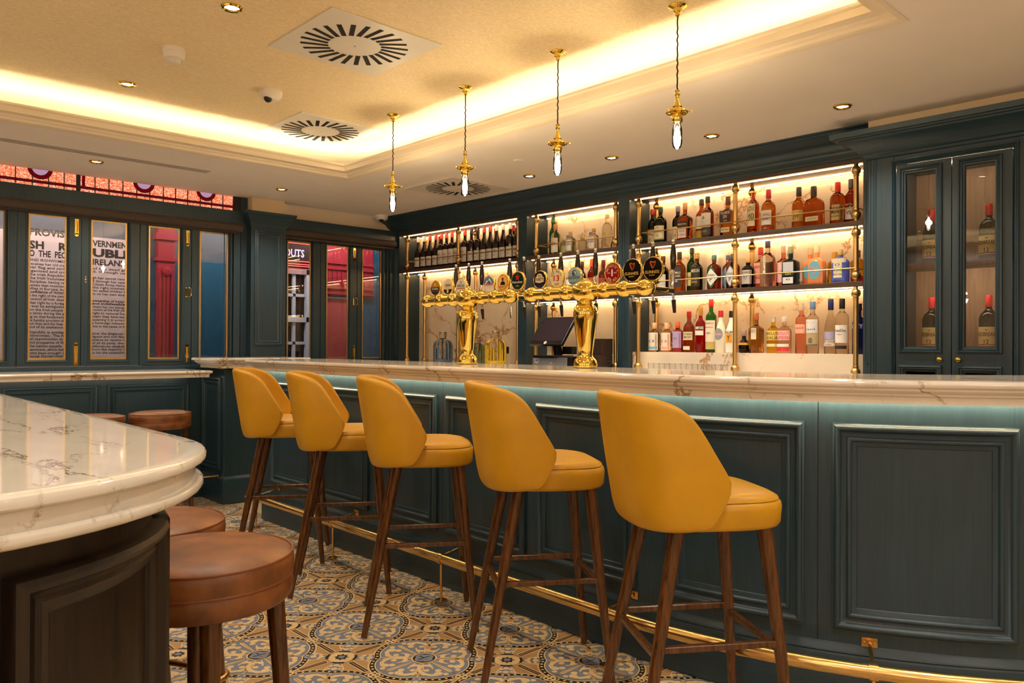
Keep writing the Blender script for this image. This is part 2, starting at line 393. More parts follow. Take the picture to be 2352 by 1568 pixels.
prof = [(0, 2.438), (0.012, 2.438), (.03, 2.446), (.034, 2.458), (.045, 2.462), (.049, 2.472), (.060, 2.482), (.074, 2.494), (.082, 2.504), (.104, 2.506), (.110, 2.512), (.110, 2.522), (.100, 2.525), (.098, 2.474), (.0, 2.470)]
m.sweep([(CX0, CY0), (CX0, CY1), (CX1, CY1), (CX1, CY0)], prof, closed=True)
struct(m.build('trim_2', CORN, smooth=25), 'stepped cream crown moulding lining the coffer opening', 'moulding')
m = MB()
for a in ((CX0 + .045, CX0 + .058, CY0 + .06, CY1 - .06), (CX1 - .058, CX1 - .045, CY0 + .06, CY1 - .06), (CX0 + .045, CX1 - .045, CY1 - .058, CY1 - .045), (CX0 + .045, CX1 - .045, CY0 + .045, CY0 + .058)): m.box(a[0], a[1], a[2], a[3], 2.475, 2.484)
tag(m.build('cove_light_strip', LEDC), 'warm LED light strip hidden in the coffer cove', 'light strip')
# unseen sides of the room
m = MB(); m.box(3.2, 3.3, -4.2, 5.0, 0, 2.5); struct(m.build('wall_right', WALLP), 'cream painted wall on the right, behind the viewer', 'wall')
m = MB(); m.box(-6.3, 3.2, -4.3, -4.2, 0, 2.5); struct(m.build('wall_front', WALLP), 'cream painted wall behind the viewer', 'wall')
m = MB(); m.box(-6.8, 3.2, 4.95, 5.05, 0, 2.5); struct(m.build('wall_back', WALLP), 'cream wall behind the back bar', 'wall')

# ------------------------------------------------------------------ window wall (left)
def win(name, xw, leaves, z0, z1, label, hw):
    """folding casement window on plane x = xw; leaves: (y0, y1, pane0, pane1); hw: leaf index -> hardware"""
    t = thing(name, label, 'window', (xw, 0, 0)); t['kind'] = 'structure'
    y0, y1 = leaves[0][0], leaves[-1][1]
    m = MB(); m.box(-.05, .06, y0 - .05, y1 + .05, z0 - .035, z0 - .004); m.box(-.05, .02, y0 - .05, y1 + .05, z1 + .03, z1 + .07)
    m.box(-.05, .035, y0 - .06, y0 - .003, z0 - .03, z1 + .05); m.box(-.05, .035, y1 + .003, y1 + .06, z0 - .03, z1 + .05)
    m.build('window_frame', TEAL, t, bevel=.003)
    for i, (a, b, pa, pb) in enumerate(leaves):
        m = MB(); g = .003; zp0, zp1 = z0 + .048, z1 - .01
        m.box(-.03, .02, a + g, pa - .012, z0, z1 + .03); m.box(-.03, .02, pb + .012, b - g, z0, z1 + .03)
        m.box(-.03, .02, pa - .012, pb + .012, z0, zp0 - .012); m.box(-.03, .02, pa - .012, pb + .012, zp1 + .012, z1 + .03)
        m.frame(lambda s, d, z: (.02 + d, s, z), pa - .022, pb + .022, zp0 - .022, zp1 + .022, [(0, 0), (.002, .005), (.008, .006), (.012, .001), (.018, -.012), (.022, -.02)])
        m.frame(lambda s, d, z: (d, s, z), pa, pb, zp0, zp1, [(-.002, -.004), (0, .0005), (.011, .0005), (.011, -.004)], mi=1)
        if i % 2 == 0: m.box(.0201, .024, b - .075, b - .068, z0, z1)
        s = m.build('sash', [TEAL, BRASSD], t)
        m = MB(); m.box(-.006, -.002, pa, pb, zp0, zp1); m.build('pane', PANE, s)
        for kind in hw.get(i, ()):
            yb = b - .045 if kind[0] == 'r' else a + .012
            if 'flush' in kind or 'bolt' in kind:
                for (za, zb, flip) in ((z1 - .02, z1 - .135, 1), (z0 + .005, z0 + .16, -1)):
                    m = MB(); lo, hi = min(za, zb), max(za, zb); m.box(.021, .025, yb, yb + .026, lo, hi)
                    m.lathe([(.013, .0), (.013, .004)], (.021, yb + .013, zb), 14, 'x'); m.tube([(.027, yb + .013, lo + .02), (.027, yb + .013, hi - .02)], .005, 8)
                    m.lathe([(.004, 0), (.004, .006)], (.021, yb + .013, zb - flip * -.002), 8, 'x')
                    m.build('flush_bolt', BRASS, s, smooth=40)
            if 'handle' in kind:
                m = MB(); zc = 1.622; m.box(.021, .024, yb, yb + .014, zc - .04, zc + .04)
                m.tube([(.024, yb + .007, zc - .036), (.05, yb + .012, zc - .036), (.052, yb + .030, zc - .030), (.052, yb + .030, zc + .030), (.05, yb + .012, zc + .036), (.024, yb + .007, zc + .036)], .0035, 8)
                m.build('handle', BRASS, s, smooth=40)
            if 'lock' in kind:
                m = MB()
                for dz in (-.02, 0, .018): m.lathe([(.005 if dz else .007, 0), (.005 if dz else .007, .002)], (.02, a + .03, 1.68 + dz), 10, 'x')
                m.build('lock', BRASSD, s)
    return t
LV = [(-.02, .39, .06, .29), (.39, .78, .455, .69), (.78, 1.179, .86, 1.111), (1.179, 1.582, 1.252, 1.489), (1.582, 1.986, 1.652, 1.899), (1.986, 2.378, 2.057, 2.291), (2.378, 2.715, 2.45, 2.684)]
win('window_1', -6.3, LV, 1.045, 2.135, 'long folding teal window with narrow brass-edged panes, left wall', {3: ('rbolt',), 4: ('llock',), 5: ('rbolt', 'rhandle')})
LV2 = [(3.20, 3.595, 3.275, 3.507), (3.595, 3.985, 3.667, 3.898), (3.985, 4.31, 4.052, 4.27)]
win('window_2', -6.42, LV2, 1.035, 2.15, 'three-leaf teal folding window in the corner beside the back bar', {1: ('rbolt', 'rhandle')})
# walls around the windows
m = MB(); m.box(-6.4, -6.18, -4.2, 2.78, 0, .96); m.box(-6.36, -6.26, -4.2, 2.8, .96, 1.012); m.box(-6.36, -6.262, -4.2, -.09, 1.012, 2.5)
m.box(-6.42, -6.19, -4.2, 2.78, 0, .17)
m.box(-6.36, -6.26, -4.2, 2.8, 2.203, 2.318)
m.box(-6.37, -6.24, -4.2, 2.8, 2.198, 2.206)
w = struct(m.build('wall_left', [TEAL], bevel=.004), 'teal panelled wall under and around the long window', 'wall')
PW = [(0, 0), (0, .010), (.004, .013), (.007, .017), (.012, .018), (.017, .015), (.020, .009), (.026, .006), (.034, .006), (.0345, .010), (.038, .0135), (.043, .0135), (.047, .010), (.049, .005), (.058, .002), (.060, 0)]
for k in range(-2, 3):
    a = 1.081 + (k - 1) * .655 if k < 2 else 1.736; a = 1.736 + (k - 2) * .655
    mb = MB().frame(lambda s, d, z: (-6.18 + d, s, z), a, a + .59, .26, .905, PW); mb.build('wall_panel_moulding', TEAL, w, smooth=40)
m = MB(); m.box(-6.6, -6.47, 3.1, 4.5, 0, 1.03); m.box(-6.6, -6.39, 3.1, 4.5, 2.18, 2.50, 1); m.box(-6.47, -6.37, 3.1, 4.42, 0, .98)
struct(m.build('wall_left', [TEAL, WALLP], bevel=.002), 'cream and teal wall around the corner window', 'wall')
m = MB(); m.box(-6.39, -6.33, 3.12, 4.42, 2.225, 2.325); m.box(-6.39, -6.34, 3.12, 4.42, 2.18, 2.225)
struct(m.build('trim_3', TEAL, bevel=.004), 'dark teal pelmet board over the corner window', 'pelmet')
m = MB(); m.tube([(-6.315, 3.16, 2.195), (-6.315, 4.36, 2.195)], .030, 20)
b = tag(m.build('roller_blind', BLIND, smooth=40), 'taupe roller blind rolled up over the corner window', 'blind')
mb = MB().box(-6.345, -6.325, 3.17, 4.35, 2.145, 2.163); mb.build('bottom_bar', BLIND, b)
m = MB(); m.tube([(-6.215, -1.2, 2.168), (-6.215, 2.762, 2.168)], .031, 20)
b = tag(m.build('roller_blind', BLIND, smooth=40), 'long taupe roller blind rolled up above the left window', 'blind')
mb = MB().box(-6.262, -6.242, -1.2, 2.74, 2.128, 2.145); mb.build('bottom_bar', BLIND, b)
mb = MB().tube([(-6.215, 2.762, 2.168), (-6.215, 2.772, 2.168)], .026, 16); mb.build('end_cap', BLACK, b)
# stained glass transom
t = thing('window_3', 'orange leaded stained glass strip with red border above the long window', 'stained glass', (-6.30, 0, 0)); t['kind'] = 'structure'
def lights(y0, y1, circs, leads, nm):
    m = MB(); m.box(-.004, 0, y0, y1, 2.325, 2.62)
    g = m.build('pane', STAIN, t)
    m = MB(); m.box(.001, .004, y0, y1, 2.346, 2.360)
    if nm == 'r': m.box(.001, .004, y0 + .012, y0 + .032, 2.36, 2.62)
    for c in circs:
        R0, R1 = .078, .054
        vs = []; n = 32
        for k in range(n):
            a = 2 * PI * k / n; vs += [(.0045, c + R0 * math.cos(a), 2.452 + R0 * math.sin(a)), (.0045, c + R1 * math.cos(a), 2.452 + R1 * math.sin(a))]
        m.add(vs, [(2 * k, 2 * ((k + 1) % n), 2 * ((k + 1) % n) + 1, 2 * k + 1) for k in range(n)])
    m.build('red_border', STAINR, g)
    m = MB()
    for c in circs: m.lathe([(.054, 0), (.054, .004)], (.0, c, 2.452), 24, 'x')
    m.build('lilac_roundel', STAINP, g)
    m = MB()
    for y in leads:
        top = 2.62
        for c in circs:
            if abs(y - c) < .075: top = 2.452 - math.sqrt(.078 ** 2 - (y - c) ** 2)
        m.box(0, .0065, y - .003, y + .003, 2.325, top)
    m.box(0, .0065, y0, y1, 2.343, 2.347); m.box(0, .0065, y0, y1, 2.359, 2.363)
    for c in circs:
        for R0 in (.078, .054):
            m.tube([(.004, c + R0 * math.cos(2 * PI * k / 28), 2.452 + R0 * math.sin(2 * PI * k / 28)) for k in range(29)], .0028, 5, caps=False)
    m.build('lead_came', flat('lead', (28, 24, 24), .5), g)
lights(-.15, 1.548, [.60, 1.319], [-.05, .05, .15, .25, .35, .45, .55, .65, .74, .84, .93, 1.03, 1.075, 1.169, 1.271, 1.371, 1.47], 'l')
lights(1.575, 2.72, [2.017, 2.497], [1.674, 1.769, 1.866, 1.966, 2.061, 2.162, 2.255, 2.35, 2.45, 2.543, 2.636], 'r')
m = MB(); m.box(-.02, .012, 1.548, 1.575, 2.318, 2.62); m.box(-.02, .012, 2.72, 2.79, 2.318, 2.62); m.box(-.02, .012, -.25, -.15, 2.318, 2.62); m.build('window_frame', flat('dark_frame', (30, 28, 28), .5), t)
# pilaster between the windows
m = MB(); m.box(-6.42, -6.2, 2.837, 3.15, 0, 2.23); 
pl = struct(m.build('wall_left', TEAL, bevel=.003), 'teal pilaster with moulded capital between the two windows', 'pilaster')
m = MB(); m.frame(lambda s, d, z: (-6.2 + d, s, z), 2.868, 3.118, 1.20, 2.165, [(0, 0), (.002, .008), (.010, .011), (.018, .008), (.022, .003), (.030, .006), (.036, .003), (.044, 0)]); m.build('panel_moulding', TEAL, pl, smooth=30)
m = MB(); m.sweep([(-6.42, 2.837), (-6.2, 2.837), (-6.2, 3.15), (-6.42, 3.15)], [(-.02, 2.20), (.004, 2.20), (.010, 2.212), (.012, 2.225), (.02, 2.235), (.034, 2.262), (.052, 2.282), (.056, 2.290), (.066, 2.295), (.068, 2.318), (-.02, 2.318)])
m.build('capital', TEALH, pl, smooth=30)
m = MB(); m.box(-6.5, -6.205, 2.846, 3.14, 2.318, 2.44); struct(m.build('trim_4', WALLP), 'cream boxed bulkhead on top of the teal pilaster', 'bulkhead')
m = MB(); m.box(-6.42, -6.28, 2.785, 2.84, .95, 2.62); struct(m.build('trim_5', TEAL, bevel=.003), 'narrow teal jamb post right of the long window', 'post')
m = MB(); m.box(-6.45, -6.33, 3.13, 3.2, 1.0, 2.2); m.box(-6.45, -6.36, 4.335, 4.44, .9, 2.3); struct(m.build('trim_6', TEAL, bevel=.003), 'teal jamb posts either side of the corner window', 'post')

# window counter (marble sill shelf)
SILLP = [(-.30, 1.012), (.003, 1.012), (.012, 1.009), (.016, 1.001), (.012, .992), (.004, .989), (-.002, .984), (-.004, .962), (-.30, .962)]
m = MB(); m.sweep([(-5.79, -2.6), (-5.79, 2.335), (-6.08, 2.335)], [(d, z) for d, z in SILLP if d > -.2] + [(-.02, .962), (-.02, 1.012)])
m.box(-6.26, -5.80, -2.6, 2.325, .963, 1.0118)
wc = tag(m.build('window_counter', BARM, smooth=35), 'cream marble drinks shelf running under the long window', 'counter')
m = MB(); m.box(-6.02, -6.012, -2.5, 2.30, .9555, .9615); m.build('under_counter_light', emit('sill_led', (1, .84, .62), 9.0), wc)
# short return counter (pier) against the window wall
t = thing('return_counter', 'short teal panelled counter with marble top between window shelf and bar', 'counter', (-6.0, 2.42, 0))
ox, oy = -6.0, 2.42
def PB(x0, x1, y0, y1, z0, z1, mb): mb.box(x0 - ox, x1 - ox, y0 - oy, y1 - oy, z0, z1)
m = MB(); PB(-6.175, -5.765, 2.435, 3.05, .18, 1.03, m); bd = m.build('body', TEAL, t, bevel=.003)
m = MB(); m.sweep([(-6.175 - ox, 2.435 - oy), (-5.765 - ox, 2.435 - oy), (-5.765 - ox, 3.05 - oy)], [(-.02, 0), (.012, 0), (.012, .175), (.009, .185), (.006, .192), (.0, .205), (-.02, .205)]); m.build('skirting', TEALH, t, smooth=30)
m = MB(); m.frame(lambda s, d, z: (s - ox, 2.435 - d - oy, z), -6.165, -5.815, .25, .955, PW); m.build('panel_moulding', TEAL, t, smooth=30)
BARP = [(0, 1.105), (.088, 1.105), (.096, 1.102), (.100, 1.096), (.100, 1.090), (.096, 1.084), (.086, 1.081), (.082, 1.078), (.081, 1.072), (.074, 1.065), (.066, 1.061), (.064, 1.056), (.060, 1.0535), (.052, 1.053), (.048, 1.050), (.048, 1.028), (.036, 1.028), (.036, 1.044), (0, 1.044)]
m = MB(); pp = [(-6.06, 3.1), (-6.06, 2.435), (-5.765, 2.435), (-5.765, 3.1)]; pp = [(x - ox, y - oy) for x, y in pp]
m.sweep(pp[::1], BARP); m.box(-6.06 - ox, -5.765 - ox, 2.435 - oy, 3.1 - oy, 1.03, 1.1049)
m.build('marble_top', BARM, t, smooth=35)
# short brass rail below the window shelf
m = MB(); m.tube([(-5.86, -1.5, .205), (-5.86, 2.26, .205)], .021, 16); m.sphere((-5.86, 2.272, .205), .024)
r = tag(m.build('foot_rail', BRASSB, smooth=40), 'brass foot rail below the window shelf, ending at the short counter', 'foot rail')
m = MB(); m.tube([(-5.86, 2.22, .205), (-5.842, 2.422, .208)], .006, 8); m.box(-5.858, -5.828, 2.416, 2.4225, .19, .226)
for y in (1.3, .3): m.tube([(-5.86, y, .205), (-5.86, y, 0)], .006, 8); m.lathe([(.03, 0), (.03, .006)], (-5.86, y, 0), 16)
m.build('bracket', BRASSB, r, smooth=40)

# ------------------------------------------------------------------ outside in the street
m = MB(); m.box(-12, -6.65, -4, 8, -.2, -.02); struct(m.build('ground', flat('street_paving', (70, 70, 74), .8)), 'grey paved street outside the windows', 'ground')
t = thing('street_facade', 'blue and crimson painted shopfront across the street, seen through the windows', 'building', (-7.25, 3, 0))
BLUEP = flat('facade_blue', (34, 96, 128), .5); REDP = flat('facade_crimson', (172, 40, 62), .5); PINKP = flat('facade_rose', (190, 82, 84), .6); GREYP = flat('facade_grey', (100, 106, 116), .7)
def FX(y0, y1, z0, z1, d0, d1, mt, nm, bv=.004): mb = MB(); mb.box(d0, d1, y0 - 3, y1 - 3, z0, z1); return mb.build(nm, mt, t, bevel=bv)
FX(-1.2, 3.45, 0, 1.98, -.15, 0, BLUEP, 'blue_wall'); FX(-1.2, 3.45, 1.98, 3.2, -.2, -.02, GREYP, 'grey_upper_wall')
FX(4.585, 6.2, 0, 2.6, -.15, .0, BLUEP, 'blue_wall')
pr = FX(2.425, 2.57, 0, 2.3, 0, .07, REDP, 'pilaster')
m = MB()
for k in range(4): m.box(.07, .078, 2.434 + k * .034 - 3, 2.450 + k * .034 - 3, .2, 1.85)
m.box(.0, .085, 2.402 - 3, 2.593 - 3, 1.95, 1.98); m.box(0, .09, 2.40 - 3, 2.595 - 3, 2.14, 2.20); m.lathe([(.04, 0), (.04, .02), (.02, .024)], (.07, 2.4975 - 3, 1.86), 20, 'x'); m.build('pilaster_capital', REDP, pr)
FX(4.02, 4.585, 0, 1.70, -.12, 0, PINKP, 'rose_wall'); 
fr = FX(4.02, 4.70, 1.72, 2.6, -.15, .03, REDP, 'crimson_fascia')
m = MB()
for z in (1.74, 1.80, 2.0, 2.06, 2.3): m.box(.03, .05, 4.02 - 3, 4.70 - 3, z, z + .018)
for k in range(12): m.box(.03, .042, 4.03 - 3 + k * .055, 4.055 - 3 + k * .055, 1.84, 1.98)
m.build('fascia_moulding', REDP, fr)
FX(3.45, 3.99, 0, 2.9, -.25, -.1, flat('facade_dark', (26, 16, 22), .5), 'dark_wall')
m = MB()      # sash window
for (a, b, c, d) in ((3.5, 3.56, 1.0, 1.98), (3.93, 3.985, 1.0, 1.98), (3.5, 3.985, 1.93, 1.99), (3.5, 3.985, 1.44, 1.49), (3.5, 3.985, 1.0, 1.05)): m.box(-.08, -.03, a - 3, b - 3, c, d)
for a in (3.66, 3.79): m.box(-.08, -.05, a - 3, a - 3 + .03, 1.0, 1.98)
for z in (1.21, 1.70): m.box(-.08, -.05, .5, .985, z, z + .03)
m.build('sash_window', flat('white_sash', (205, 215, 232), .5), t)
m = MB(); m.box(-.06, .02, .45, 1.0, 2.03, 2.30); sg = m.build('shop_sign', flat('sign_dark_maroon', (38, 14, 26), .4), t)
m = MB(); put_text(m, 'OUTS', lambda x, z: (.022, x, z), .655, .875, 2.10, .075, 0, bold=.02); m.build('sign_lettering', emit('sign_letters', lin((210, 175, 205))[:3], 1.0), sg)
m = MB()
for z in (2.30, 2.285, 2.235, 2.055, 2.025, 2.005): m.tube([(.03, .45, z), (.03, 1.0, z)], .0045, 6)
m.build('neon_tube', emit('neon_red', (1, .06, .05), 2.2), sg)
def fill_light(nm, loc, col, e, sz):  # added point light that brightens the poster and facade
    l = bpy.data.lights.new(nm, 'POINT'); l.energy = e; l.color = col; l.shadow_soft_size = sz
    o = bpy.data.objects.new(nm, l); COL.objects.link(o); o.location = loc; return o
m = MB(); m.box(-6.95, -6.40, -1.5, 5.2, 2.66, 2.72); struct(m.build('trim_8', flat('added_canopy_grey', (120, 122, 126), .7)), 'unseen grey canopy added above the windows to carry the fill lamps', 'canopy')  # unseen slab, added only so the fill lamps have something to hang from
for y, s_ in ((.6, 'left'), (1.6, 'centre left'), (3.0, 'centre right'), (4.3, 'right')):  # four added lamps, out of view, to light the poster and shopfront
    sl = thing('added_fill_lamp', 'unseen round fill lamp added under the outside canopy, ' + s_ + ' of four', 'lamp', (-6.72, y, 2.66))
    mb = MB().lathe([(.05, 0), (.05, -.03), (.02, -.04)]); mb.build('fill_lamp_head', BLACK, sl)
    o = fill_light('lamp_light', (0, 0, -.08), (1, .88, .80), 10, .06); o.parent = sl
# proclamation poster just outside panes one and two
m = MB(); m.box(-6.66, -6.645, 1.02, 2.12, .9, 2.04)
PX = -6.644
def ZP(Y): py = 350 + .3507 * Y; return 1.2615 - (py - 784 - 2) * 0.00303 * 1.0 + 0.0
def pl_(lines, ya, yb):
    for sx, Y, hh, bo in lines:
        z = 1.21 + (788.0 - (350 + .3507 * Y)) * DEP
        put_text(m, sx, lambda x, zz: (PX, x, zz), ya, yb, z - hh * .3, hh, 1, bold=bo + .010)
DEP = 0.00330
A_ = [('PROVISI', 540, .050, .02), ('SH    R', 624, .056, .03), ('O  THE  PEO', 677, .046, .02), ('AND IRISHWOMEN', 715, .019, 0), ('receives her old trad', 740, .019, 0), ('her flag and strik', 762, .019, 0), ('rganised and trai', 785, .019, 0), ('the Irish Republica', 808, .019, 0), ('the Irish Volunteer', 831, .019, 0),
 ('discipline, having res', 854, .019, 0), ('seizes that moment,', 877, .019, 0), ('allies in Europe, but', 899, .019, 0), ('confidence of victory.', 920, .021, .01), ('e the right of the peopl', 943, .019, 0), ('control of Irish destin', 966, .019, 0), ('that right by a foreign', 990, .019, 0), ('t ever be extinguished', 1012, .019, 0),
 ('ion the Irish people h', 1035, .019, 0), ('ix times during the pa', 1057, .019, 0), ('ng on that fundamental', 1080, .019, 0), ('ve hereby proclaim the', 1103, .019, 0), ('our lives and the lives o', 1125, .019, 0), ('and of its exaltation a', 1146, .019, 0), ('Republic is entitled', 1179, .019, 0), ('rishwoman.  The Re', 1201, .019, 0),
 ('ual opportunities to a', 1223, .019, 0), ('and prosperity of the', 1246, .019, 0), ('the nation equally, a', 1269, .019, 0), ('vernment, which have', 1292, .019, 0), ('arms have brought th', 1314, .019, 0), ('tional Government', 1335, .019, 0)]
B_ = [('VERNMEN', 580, .046, .02), ('UBLI', 645, .060, .04), ('IRELAND', 705, .044, .02), ('of the dead ge', 745, .018, 0), ('d, through us,', 766, .018, 0), ('gh her secret revol', 808, .018, 0), ('d through her open', 830, .018, 0), ('Citizen Army, having', 852, .018, 0), ('the right moment', 873, .018, 0), ('her exiled children in', 894, .018, 0),
 ('nt on her own stren', 916, .018, 0), ('ownership of Ireland', 962, .018, .01), ('and indefeasible.', 981, .018, .01), ('nment has not extingui', 1003, .018, 0), ('ruction of the Irish peo', 1023, .018, 0), ('right to national free', 1046, .018, 0), ('years they have asse', 1068, .018, 0), ('asserting it in arms in', 1090, .018, 0), ('a Sovereign Independ', 1112, .018, 0),
 ('rms in the cause of its', 1135, .018, 0), ('aims, the allegiance o', 1183, .018, 0), ('ligious and civil liber', 1204, .018, 0), ('eclares its resolve to', 1226, .018, 0), ('of all its parts, cheri', 1248, .018, 0), ('differences carefully', 1270, .018, 0), ('from the majority in', 1291, .018, 0), ('ut for the establishm', 1313, .018, 0)]
pl_(A_, 1.325, 1.572); pl_(B_, 1.752, 2.0)
KP = 7.235 / 6.644
m.v = [(x if abs(x) > 6.65 else x, y, z) for x, y, z in m.v]
m.v = [(-7.235 + (x + 6.644) * 1.0, y * KP, 1.21 + (z - 1.21) * KP) for x, y, z in m.v]
tag(m.build('proclamation_poster', [flat('poster_paper', (222, 206, 206), .8), flat('poster_ink', (40, 34, 36), .7)]), 'white printed proclamation poster standing right outside the long window', 'poster')

# ------------------------------------------------------------------ main bar
RB = 1.8; SE = 2.45
def bar(s, d, z):
    """s: distance along the bar front (0 where the curve begins), d: outward, z"""
    if s <= 0: return (-1.85 + s, 2.44 - d, z)
    th = s / RB; return (-1.85 + (RB + d) * math.sin(th), 4.24 - (RB + d) * math.cos(th), z)
def barpath(s0, s1, d=0, step=.09):
    pts = [bar(s0, d, 0)[:2], bar(0, d, 0)[:2]]; n = int(s1 / step)
    return pts + [bar(s1 * (i + 1) / n, d, 0)[:2] for i in range(n)]
S0 = -3.25
BO = (-3.5, 2.44)
bt = thing('bar_counter', 'long teal panelled bar counter curving away at its right end', 'bar counter', (BO[0], BO[1], 0))
loc = lambda p: (p[0] - BO[0], p[1] - BO[1]) + tuple(p[2:])
fp = [loc(p) for p in barpath(S0, SE)]; bp_ = [loc(p) for p in barpath(S0, SE, -.45)]
m = MB(); n = len(fp); vs = [(x, y, z) for z in (.19, 1.044) for x, y in fp + bp_[::-1]]; k = 2 * n
m.add(vs, [tuple(range(k)), tuple(range(k, 2 * k))] + [(i, (i + 1) % k, k + (i + 1) % k, k + i) for i in range(k)])
m.build('body', TEAL, bt, smooth=30)
m = MB(); m.sweep([(fp[0][0], .45)] + fp, [(-.02, 0), (.012, 0), (.012, .180), (.008, .188), (.014, .194), (.012, .202), (.003, .212), (.0, .222), (-.02, .222)]); m.build('plinth', TEALH, bt, smooth=30)
PB_ = [(0, 0), (0, .012), (.004, .014), (.006, .018), (.009, .022), (.013, .0245), (.018, .0245), (.022, .022), (.025, .018), (.028, .012), (.034, .009), (.044, .009), (.0445, .013), (.047, .0165), (.050, .018), (.054, .018), (.057, .016), (.060, .012), (.061, .007), (.068, .005), (.075, .003), (.077, 0)]
fl_ = lambda s, d, z: loc(bar(s, d, z))
for i, (a, b) in enumerate([(-3.133, -2.568), (-2.495, -1.93), (-1.857, -1.292), (-1.217, -.647), (-.577, -.025), (.111, .617), (.705, 1.256), (1.34, 1.89)]):
    m = MB().frame(fl_, a, b, .268, .957, PB_, nseg=1 if b < 0 else 8); m.build('panel_moulding', TEAL, bt, smooth=40)
for s in (-1.255, .66, 1.30):
    m = MB(); p = [fl_(s - .0012, .0012, z) for z in (.222, 1.028)] + [fl_(s + .0012, .0012, z) for z in (1.028, .222)]
    m.add(p, [(0, 1, 2, 3)]); m.build('joint_line', BLACK, bt)
led = MB().sweep(fp[:1] + fp[1:], [(.024, 1.037), (.0355, 1.037), (.0355, 1.0435), (.024, 1.0435)])
led.build('under_counter_light', LEDB, bt)
WO = (-3.5, 2.44)
m = MB(); m.sweep([(fp[0][0] + .0, .52)] + [(x, y) for x, y in fp], BARP)
bk = [loc(p) for p in barpath(S0, SE, -.56)]
poly = [(x, y) for x, y in fp] + [(x, y) for x, y in bk[::-1]]; kk = len(poly)
m.add([(x, y, 1.1049) for x, y in poly] + [(x, y, 1.0441) for x, y in poly], [tuple(range(kk)), tuple(range(kk, 2 * kk))] + [(i, (i + 1) % kk, kk + (i + 1) % kk, kk + i) for i in range(n - 1, kk)])
wt = tag(m.build('bar_worktop', BARM, loc=(BO[0], BO[1], 0), smooth=35), 'long cream marble bar top with stepped edge and gold veins', 'worktop')
# foot rail
rp = [bar(S0 + .09, .16, .2)] + [bar(s, .16, .2) for s in (-2.4, -1.2, -.3, 0)] + [bar(SE * (i + 1) / 22, .16, .2) for i in range(22)]
fr = thing('foot_rail', 'long brass foot rail following the front of the bar', 'foot rail', (BO[0], BO[1], 0))
m = MB(); m.tube([loc(p) for p in rp], .0225, 18); m.build('rail', BRASSB, fr, smooth=40)
for s in (-3.03, -2.05, -1.057, -.04, .82, 1.8):
    m = MB(); a, b, c = bar(s, .16, 0); a, b = loc((a, b)); m.tube([(a, b, 0), (a, b, .2)], .0065, 10); m.lathe([(.030, 0), (.030, .005), (.022, .009), (.010, .010)], (a, b, 0), 20)
    P0, P1 = Vector(loc(bar(s - .012, .16, .2))), Vector(loc(bar(s + .012, .16, .2))); m.tube([P0, P1], .0262, 20)
    q = loc(bar(s, .012, .236)); m.tube([(a, b, .21), q], .0065, 8)
    T_ = [loc(bar(s + ds, dd, zz)) for ds, dd, zz in ((-.024, .001, .222), (.024, .001, .222), (.024, .001, .252), (-.024, .001, .252), (-.024, .006, .222), (.024, .006, .222), (.024, .006, .252), (-.024, .006, .252))]
    m.add(T_, [(0, 1, 2, 3), (4, 5, 6, 7), (0, 1, 5, 4), (1, 2, 6, 5), (2, 3, 7, 6), (3, 0, 4, 7)])
    for ds in (-.016, .016): m.sphere(loc(bar(s + ds, .006, .237)), .003, 8)
    m.build('rail_bracket', BRASSB, fr, smooth=40)

# ------------------------------------------------------------------ back bar (slightly skewed to the room)
AB = math.radians(1.46)
def bb(u, v, z=0): return (-4 + u * math.cos(AB) - v * math.sin(AB), 4.45 + u * math.sin(AB) + v * math.cos(AB), z)
SH1, SH2, LEDGE, BACKZ, TOPB = 1.942, 1.59, 1.17, 1.03, 2.272
bk = thing('back_bar_shelving', 'teal three-bay back bar with lit marble shelving and brass gallery posts', 'shelving', (-4, 4.45, 0), AB)
def BX(mb, u0, u1, v0, v1, z0, z1, mi=0): return mb.box(u0, u1, v0, v1, z0, z1, mi)
def part(nm, mt, mb, parent=None, **k): return mb.build(nm, mt, parent or bk, **k)
for (a, b) in ((-2.395, -2.292), (-.648, -.548), (.387, .488), (2.142, 2.235)):
    m = BX(MB(), a, b, 0, .26, 0, 2.30); p = part('pilaster', TEAL, m, bevel=.002)
    m = MB(); w = b - a
    for q in range(3):
        c = a + w * (.26 + .24 * q)
        for sd in (-1, 1): m.tube([(c + sd * .0085, -.001, 1.13), (c + sd * .0085, -.001, 2.15)], .0022, 6)
        m.tube([(c + .0085 * math.cos(t), -.001, 2.15 + .0085 * math.sin(t)) for t in [PI * k / 6 for k in range(7)]], .0022, 6)
        m.sphere((c, -.001, 1.118), .0055, 8)
    part('fluting', TEAL, m, p, smooth=40)
bays = [(-2.292, -.648), (-.548, .387), (.488, 2.142)]
m = MB(); 
for (a, b) in bays: BX(m, a, b, .252, .27, 1.0, 2.30)
part('marble_back_panel', BACKM, m)
m = BX(MB(), .488, 2.142, .045, .252, BACKZ, LEDGE); part('marble_riser', BACKM, m, bevel=.002)
CP = [(-.02, 2.296), (.0, 2.296), (.006, 2.300), (.010, 2.312), (.024, 2.322), (.034, 2.330), (.036, 2.340), (.044, 2.346), (.060, 2.356), (.070, 2.370), (.076, 2.374), (.080, 2.382), (.088, 2.386), (.110, 2.396), (.132, 2.412), (.148, 2.420), (.152, 2.428), (.168, 2.430), (.168, 2.4395), (-.02, 2.4395)]
m = MB(); m.sweep([(-2.395, .2), (-2.395, 0), (2.24, 0)], [(d * 1.15 if d > 0 else d, z) for d, z in CP]); part('cornice', TEALH, m, smooth=28)
